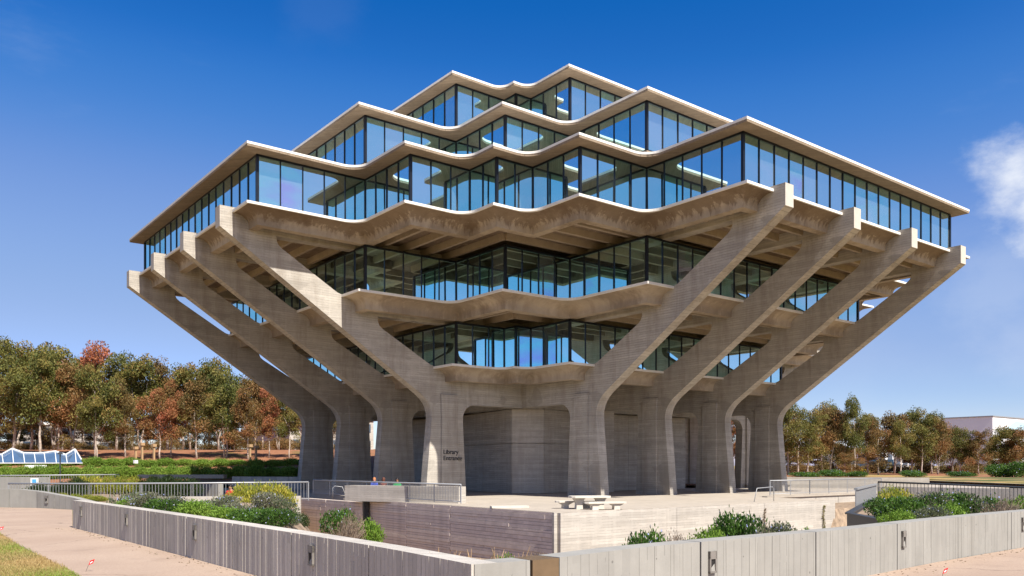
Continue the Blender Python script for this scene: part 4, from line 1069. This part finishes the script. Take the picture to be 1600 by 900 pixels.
row([('olive', -10, 132, 524, 1.1), ('brown', 48, 135, 536, 1.1), ('olive', 96, 133, 534, 1.2), ('rust', 148, 136, 534, 1.0), ('olive', 182, 132, 546, 1.1), ('olive', 222, 130, 552, 1.1), ('brown', 262, 134, 557, 1.1), ('olive', 300, 132, 566, 1.1),
     ('olive', 345, 134, 558, 1.1), ('brown', 395, 130, 582, 1.1), ('olive', 436, 134, 594, 1.0), ('rust', 470, 132, 610, 1.0), ('olive', 520, 134, 622, 1.0), ('rust', 556, 133, 640, 1.0)], 'the middle row of the left grove', 'middle row of the left eucalyptus grove')
row([('brown', -40, 150, 540, 1.2), ('olive', 30, 152, 545, 1.2), ('brown', 80, 150, 550, 1.2), ('olive', 130, 155, 552, 1.2), ('brown', 205, 150, 565, 1.2), ('rust', 285, 152, 572, 1.2), ('brown', 325, 150, 575, 1.2), ('brown', 370, 150, 590, 1.2), ('olive', 410, 152, 600, 1.1)], 'the back row of the left grove', 'back row of the left eucalyptus grove')
row([('rust', 640, 138, 640, 1.0), ('brown', 690, 140, 640, 1.1), ('rust', 724, 136, 645, 1.0), ('olive', 1030, 150, 640, 1.1), ('brown', 1064, 146, 640, 1.1), ('olive', 1100, 150, 640, 1.1), ('rust', 1150, 148, 645, 1.0), ('brown', 1186, 150, 640, 1.0)], 'the row seen between the columns', 'eucalyptus seen between the columns')
row([('olive', 1232, 146, 622, 1.05), ('olive', 1262, 142, 634, 1.1), ('brown', 1296, 148, 632, 1.0), ('olive', 1336, 146, 613, .75), ('brown', 1372, 150, 648, 1.1), ('olive', 1408, 148, 652, 1.0), ('olive', 1440, 150, 632, 1.0), ('brown', 1468, 152, 650, 1.0),
     ('olive', 1500, 160, 664, 1.1), ('brown', 1530, 158, 668, 1.2), ('olive', 1562, 160, 664, 1.2), ('brown', 1592, 158, 664, 1.2), ('olive', 1630, 160, 668, 1.2)], 'the front row of the right grove', 'front row of the right eucalyptus grove')
row([('brown', 1246, 166, 632, 1.2), ('olive', 1284, 168, 622, 1.1), ('brown', 1318, 166, 634, 1.2), ('olive', 1356, 170, 642, 1.2), ('brown', 1396, 168, 640, 1.2), ('olive', 1424, 172, 640, 1.1), ('olive', 1456, 168, 640, 1.1), ('brown', 1488, 175, 664, 1.1),
     ('brown', 1516, 176, 684, 1.2), ('olive', 1546, 176, 686, 1.2), ('brown', 1578, 176, 684, 1.2), ('olive', 1612, 176, 680, 1.2)], 'the back row of the right grove', 'back row of the right eucalyptus grove')

# low understorey trees closing the gaps between the trunks
UND = [('brown', -30, 158, 660), ('olive', 16, 156, 655), ('brown', 58, 160, 650), ('rust', 100, 157, 660), ('brown', 140, 160, 655), ('olive', 180, 156, 662), ('brown', 232, 158, 655), ('rust', 276, 156, 662), ('brown', 318, 158, 650), ('olive', 352, 142, 668), ('brown', 382, 157, 668), ('rust', 366, 124, 672)]
row([(k, u, d_, v, 2.3) for k, u, d_, v in UND], 'the low understorey of the left grove', 'low understorey of the left grove')
UR = [('olive', 1236, 184, 690), ('brown', 1270, 186, 694), ('olive', 1310, 184, 690), ('brown', 1424, 186, 694), ('olive', 1452, 184, 690), ('brown', 1508, 190, 700), ('olive', 1580, 190, 700), ('brown', 1330, 140, 706)]
row([(k, u, d_, v, 2.3) for k, u, d_, v in UR], 'the low understorey of the right grove', 'low understorey of the right grove')

# ---- shrubs
def bush(seed, rx, ry, h, n, leaf, mat, twigs=26, tw_out=.0, flowers=0, lumps=7, aspect=.5, up=.5, kind='shrub'):
    r = random.Random(seed); root = thing('shrub', None, kind)
    L_ = [(r.uniform(-.62, .62) * rx, r.uniform(-.62, .62) * ry, r.uniform(.30, .66) * h, r.uniform(.34, .6)) for _ in range(lumps)]
    L_.append((0, 0, h * .45, .7)); P_, A_, T_ = [], [], []
    for (x, y, z, s) in L_:
        k = int(n * s * s / sum(q[3] ** 2 for q in L_)); b = ball(k, .55)
        p = np.array([x, y, z]) + b * np.array([rx * s, ry * s, h * s * .62]); p += rng.normal(0, leaf * .6, (k, 3))
        P_.append(p); a = b * .8 + rng.normal(size=(k, 3)) * .6; a[:, 2] += up; A_.append(a); T_.append(np.clip(r.gauss(.45, .17) + rng.normal(0, .16, k), 0, 1))
    P_, A_, T_ = np.concatenate(P_), np.concatenate(A_), np.concatenate(T_)
    keep = P_[:, 2] > .02; P_, A_, T_ = P_[keep], A_[keep], T_[keep]
    st = MB()
    for q in range(twigs):
        x, y, z, s = r.choice(L_); d = Vector((r.gauss(0, 1), r.gauss(0, 1), abs(r.gauss(0, 1)))).normalized(); e = Vector((x, y, z)) + Vector((d.x * rx * s, d.y * ry * s, d.z * h * s * .62)) * (.85 + tw_out * r.random())
        b0 = Vector((x * .35, y * .35, 0)); m1 = b0.lerp(e, .55) + Vector((r.uniform(-.08, .08), r.uniform(-.08, .08), r.uniform(0, .1)))
        st.tube([b0, m1, e], [.016, .010, .004], 4)
    if flowers:
        idx = rng.integers(0, len(P_), flowers); fm_ = leaf_mesh('flowers', P_[idx] * 1.01 + np.array([0, 0, .015]), rng.normal(size=(flowers, 3)), rng.uniform(.6, 1.1, flowers) * leaf * .7, rng.random(flowers), .9)
    obj('stems', st.mesh('stems'), 'twig', root)
    f = obj('foliage', leaf_mesh('foliage', P_, A_, rng.uniform(.65, 1.25, len(P_)) * leaf, T_, aspect), mat, root)
    if flowers: obj('blossom', fm_, 'petal_blue', root)
    return root
PRO = {'rosemary': bush(41, 1.0, 1.0, 1.0, 5200, .085, 'leaf_grey', 40, .25, 260), 'green': bush(42, 1.0, 1.0, 1.0, 4200, .095, 'leaf_green', 20, .12, 120, aspect=.55),
       'bright': bush(43, 1.0, 1.0, 1.0, 4200, .10, 'leaf_bright', 18, .1, 0, aspect=.5), 'dry': bush(44, 1.0, 1.0, 1.0, 1500, .08, 'leaf_dry', 260, .30, 0, aspect=.3),
       'yellow': bush(45, 1.0, 1.0, 1.0, 3600, .10, 'leaf_yellow', 14, .1, 0, aspect=.5, up=1.0), 'dark': bush(46, 1.0, 1.0, 1.0, 5200, .085, 'leaf_dark', 12, .05, 0, lumps=9)}
PRO['thicket'] = bush(47, 1.0, 1.0, 1.0, 5200, .075, 'leaf_brown', 16, .05, 0, lumps=10)
used2 = set()
def put_bush(kind, u, dist, vt, halfw, label, group=None, zb=None, deep=None, rz=None):
    """top at pixel row vt, half width in pixels"""
    pr_ = PRO[kind]; p = D(u, dist); zt = EYE[2] - (vt - HZ) * dist / FPX; rx = halfw * dist / FPX
    if zb is None: zb = bed(p[0], p[1]) - .02
    if zt - zb > 1.7 * rx: rx = (zt - zb) / 1.7
    hgt = zt - zb; sc = (rx / 1.15, (deep or rx) / 1.15, hgt / 1.02); rz = (rnd.choice((0, math.pi)) + math.atan2(RGT[1], RGT[0]) + rnd.uniform(-.3, .3)) if rz is None else rz
    if kind not in used2:
        used2.add(kind); pr_.location = (p[0], p[1], zb); pr_.rotation_euler = (0, 0, rz); pr_.scale = sc; return tag(pr_, label, None, group)
    return dup(pr_, (p[0], p[1], zb), rz, sc, label, group)
# left bank of shrubs behind the ribbed parapet
K2 = {'rosemary': 'grey green', 'green': 'deep green', 'bright': 'bright green', 'dry': 'dry brown', 'yellow': 'yellow flowering', 'dark': 'dark green'}
def bushes(specs, where, group):
    for i, (k, u, d_, vt, hw) in enumerate(specs): put_bush(k, u, d_, vt, hw, f'{K2[k]} shrub, {NTH[i]} from the left {where}', group)
bushes([('rosemary', 190, 23.5, 760, 32), ('bright', 200, 22.0, 776, 26), ('rosemary', 226, 22.0, 765, 38), ('green', 250, 20.3, 775, 36), ('rosemary', 276, 21.0, 771, 40), ('bright', 304, 19.4, 778, 38), ('green', 324, 20.8, 778, 36),
        ('rosemary', 346, 20.2, 770, 40), ('bright', 352, 18.2, 788, 34), ('rosemary', 374, 19.2, 782, 40), ('green', 400, 17.3, 790, 42), ('rosemary', 426, 20.2, 764, 44), ('green', 426, 16.8, 790, 40), ('rosemary', 446, 17.6, 793, 34)], 'behind the ribbed parapet', 'shrubs behind the ribbed parapet')
put_bush('dark', 466, 24, 797, 18, 'dark green shrub in shade at the left end of the planked court wall')
put_bush('dry', 536, 19.0, 798, 40, 'dry twiggy brown shrub in front of the planked court wall', None, .0)
put_bush('green', 534, 20.0, 788, 17, 'small fresh green shrub growing out of the dry twiggy one', None, .25)
put_bush('bright', 575, 19.6, 806, 14, 'thin yellow green shrub on the right of the dry twiggy one', None, .1)
# court side of the right parapet
put_bush('green', 1014, 13.2, 819, 38, 'compact leafy green shrub in front of the sunlit cream wall')
put_bush('green', 1146, 16.5, 790, 52, 'largest rounded green shrub rising above the right parapet')
put_bush('bright', 1112, 15.4, 818, 30, 'bright green shrub at the left foot of the largest rounded shrub')
put_bush('rosemary', 1205, 15.5, 808, 48, 'low grey green twiggy shrub right of the largest rounded shrub')
put_bush('dry', 1066, 13.5, 826, 12, 'small dry seedling shrub between two green shrubs at the cream wall')
put_bush('bright', 1262, 16.5, 822, 26, 'low bright green weed clump at the foot of the black post')
put_bush('dry', 1185, 14.6, 826, 30, 'dry brown twigs low on the right parapet below the rounded shrub')
bushes([('yellow', 1392, 26.0, 755, 34), ('green', 1386, 22.0, 772, 40), ('green', 1412, 20.0, 770, 46), ('rosemary', 1442, 21.0, 764, 48), ('green', 1470, 21.0, 764, 50), ('bright', 1408, 18.0, 792, 36), ('green', 1500, 21.0, 764, 48), ('rosemary', 1518, 21.0, 766, 44),
        ('bright', 1484, 18.4, 782, 42), ('rosemary', 1448, 18.2, 786, 40), ('green', 1545, 21.5, 770, 44), ('dry', 1560, 20.0, 775, 44), ('bright', 1592, 21.5, 772, 42), ('rosemary', 1622, 21.5, 771, 42)], 'in the hedge above the right parapet', 'hedge shrubs above the right parapet')
# corner weeds
def grass_tuft(label, u, v_, d_, n, h, mat, seed):
    r = random.Random(seed); t_ = MB(); p = D(u, d_)
    for k in range(n):
        x, y = r.uniform(-.5, .5), r.uniform(-.15, .15); a = Vector((x, y, 0)); e = a + Vector((r.uniform(-.12, .12), r.uniform(-.12, .12), h * r.uniform(.5, 1.1)))
        t_.tube([a, a.lerp(e, .5), e], [.004, .007, .002], 4)
    o = t_.build('grass_tuft', mat); zt = EYE[2] - (v_ - HZ) * d_ / FPX; o.location = (p[0], p[1], zt - h); o.rotation_euler = (0, 0, math.atan2(RGT[1], RGT[0]))
    return tag(o, label, 'grass')
grass_tuft('pale dry grass tuft behind the near parapet corner', 750, 858, 9.3, 46, .30, 'wood', 3)
put_bush('bright', 792, 9.4, 862, 18, 'small bright green weed behind the near parapet corner', None, .70)
put_bush('dry', 826, 9.6, 858, 22, 'rusty dry weed right of the small bright green weed', None, .70)
put_bush('yellow', 1408, 24, 760, 20, 'pale yellow blossoms at the left end of the right hedge, in front', None, .3)
# yellow ground cover and hedges at the left middle distance
bushes([('yellow', u, 36.4 - .014 * u, 763 + i * 1.6, 17) for i, u in enumerate((40, 58, 78, 98, 118, 138, 154))], 'in the yellow bed behind the pale left wall', 'yellow bed behind the pale left wall')
bushes([('yellow', u, 66, 739.5, 16) for u in (128, 148, 170, 192, 214, 240, 264)], 'in the far yellow strip', 'far yellow flower strip')
bushes([('yellow', u, 40.5, v_, 24) for u, v_ in ((380, 749), (404, 748), (428, 748), (444, 754))], 'by the railing left of the court', 'yellow shrubs by the railing')
bushes([('dark', 236, 56, 744, 22), ('dark', 262, 57, 740, 30), ('dark', 292, 56, 742, 26), ('dark', 60, 52, 752, 24), ('dark', 100, 52, 750, 28), ('dark', 120, 62, 743, 22)], 'in the dark hedge behind the left railing', 'dark hedge shrubs')
hed = [('bright', u, 105 + (i % 3), 713 + rnd.uniform(-2, 3) - (3 if 60 < u < 200 else 0), 22) for i, u in enumerate(range(-20, 480, 28))]
for i, (k, u, d_, vt, hw) in enumerate(hed):
    p = D(u, d_); put_bush(k, u, d_, vt + 2, hw, f'bright green shrub, {NTH[i]} from the left in the far hedge before the grove', 'far bright green hedge', hz_(p[0], p[1]) - .1)
for i, u in enumerate(range(-16, 480, 26)):
    p = D(u, 92 + i % 2); put_bush('bright', u, 92 + i % 2, 723 + (i * 3) % 4, 22, f'bright green shrub, {NTH[i]} from the left in the low hedge before the far hedge', 'low bright hedge before the far hedge', hz_(p[0], p[1]) - .1)
for i, (u, d_, vt, hw) in enumerate(((1560, 120, 722, 26), (1590, 118, 718, 30), (1425, 125, 733, 26), (1500, 128, 735, 30), (1300, 125, 732, 30), (1260, 122, 736, 30), (1340, 124, 735, 24))):
    put_bush('green', u, d_, vt, hw, f'dusty green shrub, {["below the far white hall", "largest one at the right picture edge", "right of the bus", "under the red car", "left of the bus", "beside the rightmost column", "nearest the bus"][i]}', 'shrubs before the right grove', PZ - .1)
for i, u in enumerate(range(-30, 560, 36)):
    d_ = 146 + (i * 7) % 11; p = D(u, d_); put_bush('thicket', u, d_, 682 + (i * 5) % 13, 30, f'brownish thicket shrub, {NTH[i]} from the left behind the trunks of the left grove', 'thicket behind the left grove', hz_(p[0], p[1]) - .2, 3.0)
for i, u in enumerate(range(1215, 1660, 38)):
    d_ = 172 + (i * 7) % 11; put_bush('thicket', u, d_, 718 + (i * 5) % 9, 30, f'brownish thicket shrub, {NTH[i]} from the left behind the trunks of the right grove', 'thicket behind the right grove', PZ - .1, 3.0)
# creepers on the cream walls: thin climbing stems with small leaves
for k, (x, y, h, lb) in enumerate(((9.25, K_[1] + .26, 2.2, 'dry yellowish creeper climbing the joint of the sunlit cream wall'), (3.3, K_[1] + .26, 2.2, 'thin creeper on the cream wall, left of the black post'), (-1.2, 25.56, 2.0, 'thin creeper on the jointed cream wall, right of the black post'))):
    root = thing('creeper', lb, 'creeper', (x, y, -2.6), 'creepers on the cream walls'); n = 420; zz = rng.random(n) ** 1.3 * h
    P_ = np.stack([x + rng.normal(0, .07, n) + .06 * np.sin(zz * 5), y + np.abs(rng.normal(0, .03, n)), -2.5 + zz], 1)
    obj('foliage', leaf_mesh('foliage', P_, rng.normal(size=(n, 3)), rng.uniform(.05, .10, n), rng.random(n), .6), ('leaf_dry', 'leaf_olive', 'leaf_olive')[k], root)
    MB().tube([(x + .06 * math.sin(q * .5), y, -2.6 + h * q / 8) for q in range(9)], .012, 5).build('stem', 'twig', root)
# ---- people (small, seated beyond the parapet)
def person(label, u, dist, seat, shirt, hair, skin, trousers, lean=.0, face=1):
    p = Vector(D(u, dist, seat)); root = thing('person', label, 'person', p)
    f = Vector((-FWD[0], -FWD[1], 0)) * face; s = Vector((f.y, -f.x, 0)); Z = Vector((0, 0, 1))
    P3 = lambda a, b, c: p + f * a + s * b + Z * c
    V = [P3(0, 0, .06), P3(.02 + lean * .4, 0, .32), P3(.03 + lean, 0, .52), P3(.04 + lean, 0, .62), P3(.06 + lean * 1.2, 0, .70), P3(.07 + lean * 1.25, 0, .82)]; Rr = [.15, .14, .15, .055, .085, .085]
    E_ = [(0, 1), (1, 2), (2, 3), (3, 4), (4, 5)]
    for sg in (-1, 1):
        i = len(V); V += [P3(.03 + lean, sg * .18, .52), P3(.05 + lean, sg * .23, .30), P3(.24 + lean * .5, sg * .14, .24), P3(.32 + lean * .5, sg * .09, .27)]; Rr += [.06, .05, .038, .034]; E_ += [(2, i), (i, i + 1), (i + 1, i + 2), (i + 2, i + 3)]
        for fi in range(5):
            k = len(V); V += [P3(.37 + lean * .5, sg * (.06 + .018 * fi), .275), P3(.40 + lean * .5 - .01 * abs(fi - 2), sg * (.06 + .018 * fi), .255)]; Rr += [.010, .008]; E_ += [(i + 3, k), (k, k + 1)]
        i = len(V); V += [P3(.08, sg * .10, .06), P3(.46, sg * .11, .07), P3(.47, sg * .11, -.36), P3(.60, sg * .12, -.38)]; Rr += [.085, .065, .045, .04]; E_ += [(0, i), (i, i + 1), (i + 1, i + 2), (i + 2, i + 3)]
    me = bpy.data.meshes.new('body'); me.from_pydata([tuple(v) for v in V], E_, []); o = bpy.data.objects.new('body', me); COL.objects.link(o)
    md = o.modifiers.new('skin', 'SKIN'); sv = me.skin_vertices[0].data
    for k, r in enumerate(Rr): sv[k].radius = (r, r); 
    sv[0].use_root = True; o.modifiers.new('sub', 'SUBSURF').levels = 1
    dg = bpy.context.evaluated_depsgraph_get(); m2 = bpy.data.meshes.new_from_object(o.evaluated_get(dg)); bpy.data.objects.remove(o)
    t = NT('person_skin_and_clothes'); geo = t.add('ShaderNodeNewGeometry'); sp = t.add('ShaderNodeSeparateXYZ'); t.l.new(geo.outputs['Position'], sp.inputs[0])
    z = sp.outputs['Z']; c = t.mix(t.math('GREATER_THAN', z, p.z + .58), shirt, skin); c = t.mix(t.math('LESS_THAN', z, p.z + .14), c, trousers); t.bsdf(c, .7)
    m2.materials.clear(); m2.materials.append(t.m)
    for q in m2.polygons: q.use_smooth = True
    b = obj('body', m2, None, root)
    hc = P3(.05 + lean * 1.2, 0, .79); hm = MB(); n = 10
    for a in range(6):
        ph = math.pi * (a / 5) * .62
        for k in range(n):
            th_ = 2 * math.pi * k / n; rr = .105 * math.sin(ph) if a else .01
            q = hc + s * (rr * math.cos(th_)) + f * (rr * math.sin(th_) - .02) + Z * (.115 * math.cos(ph)); 
            if math.sin(th_) < .3 and a >= 4: q -= Z * .12
            hm.v.append(tuple(q))
    for a in range(5):
        for k in range(n): hm.f.append((a * n + k, a * n + (k + 1) % n, (a + 1) * n + (k + 1) % n, (a + 1) * n + k))
    t = NT('hair'); t.bsdf(hair, .5); obj('hair', hm.mesh('hair', True), t.m, root)
    fa = hc + f * .095 - Z * .05
    for sg in (-1, 1): MB().box(tuple(fa + s * (.035 * sg) + Z * .02), (.016, .016, .012)).build('eye', 'black', root)
    MB().box(tuple(fa - Z * .01 + f * .012), (.022, .022, .035)).build('nose', t_skin(skin), root); MB().box(tuple(fa - Z * .05), (.04, .02, .01)).build('mouth', 'red', root)
def t_skin(c):
    t = NT('skin'); t.bsdf(c, .5); return t.m
bench2 = MB(); qa_, qb_ = D(575, 54), D(640, 52.6); bench2.bar((*qa_[:2], .22), (*qb_[:2], .22), .5, .44); tag(bench2.build('seat_wall', 'table'), 'low concrete seat behind the stair parapet carrying three seated people', 'bench')
person('fair haired person in a blue top seated behind the stair parapet', 585.5, 53.5, .46, (.06, .10, .45), (.42, .16, .06), (.55, .30, .2), (.06, .1, .4), .1)
person('person with long brown hair seen from behind between two others', 599, 53.2, .46, (.16, .05, .035), (.10, .035, .02), (.4, .22, .15), (.05, .05, .07), .05, -1)
person('dark haired person in a green top, rightmost of the three seated', 621, 52.8, .46, (.03, .32, .09), (.012, .010, .010), (.3, .16, .1), (.05, .05, .06), .05)
person('dark haired person in a red top seated among the left shrubs', 362, 41.5, .30, (.55, .04, .04), (.012, .010, .010), (.45, .25, .17), (.05, .05, .07), .12)
sb_ = D(362, 41.5); tag(MB().box((sb_[0], sb_[1], .07), (.8, .7, .38), .5).build('stone_seat', 'table'), 'small concrete seat under the person in red', 'bench')

# ---- turf blades on the near lawn and litter along the path edge
n = 26000; uu = rng.uniform(-60, 150, n); vv = 833 + 80 * rng.random(n); pts = []; ed_u = [-60, 0, 37, 73, 103, 130, 160]; ed_v = [800, 833, 856, 873, 888, 905, 925]
keep = vv > np.interp(uu, ed_u, ed_v) + rng.normal(0, 1.3, n); uu, vv = uu[keep], vv[keep]
P_ = np.array([G(a, b, PZ) for a, b in zip(uu, vv)]); k = len(P_); P_[:, 2] += .018
A_ = rng.normal(size=(k, 3)) * .45; A_[:, 2] += 1.0
patch = np.sin(P_[:, 0] * 1.3 + 1) * np.sin(P_[:, 1] * 1.1) + rng.normal(0, .25, k)
M['turf'] = foliage('turf_blades', [(.40, .28, .12), (.34, .27, .10), (.22, .27, .05), (.15, .27, .03)], .2)
o = obj('lawn_grass', leaf_mesh('lawn_grass', P_, A_, rng.uniform(.035, .075, k), np.clip(.35 + patch * .5, 0, 1), .16), 'turf')
tag(o, 'dry tan lawn grass with green patches at the lower left', 'grass', None, 'stuff')
k = 420; ss_ = rng.random(k); side_ = rng.random(k) < .5; P_ = []
for a, b in zip(ss_, side_):
    (pt, d_) = at_l(a * len_l) if b else at_r(a * len_r); w_ = abs(rng.normal(0, .22)) + .02; P_.append((pt[0] + d_[1] * w_, pt[1] - d_[0] * w_, PZ + .008))
A_ = rng.normal(size=(k, 3)); A_[:, 2] *= .1
o = obj('leaf_litter', leaf_mesh('leaf_litter', np.array(P_), A_, rng.uniform(.03, .07, k), rng.random(k), .35), 'leaf_dry')
tag(o, 'dry leaf litter lying along the foot of the parapets', 'litter', None, 'stuff')
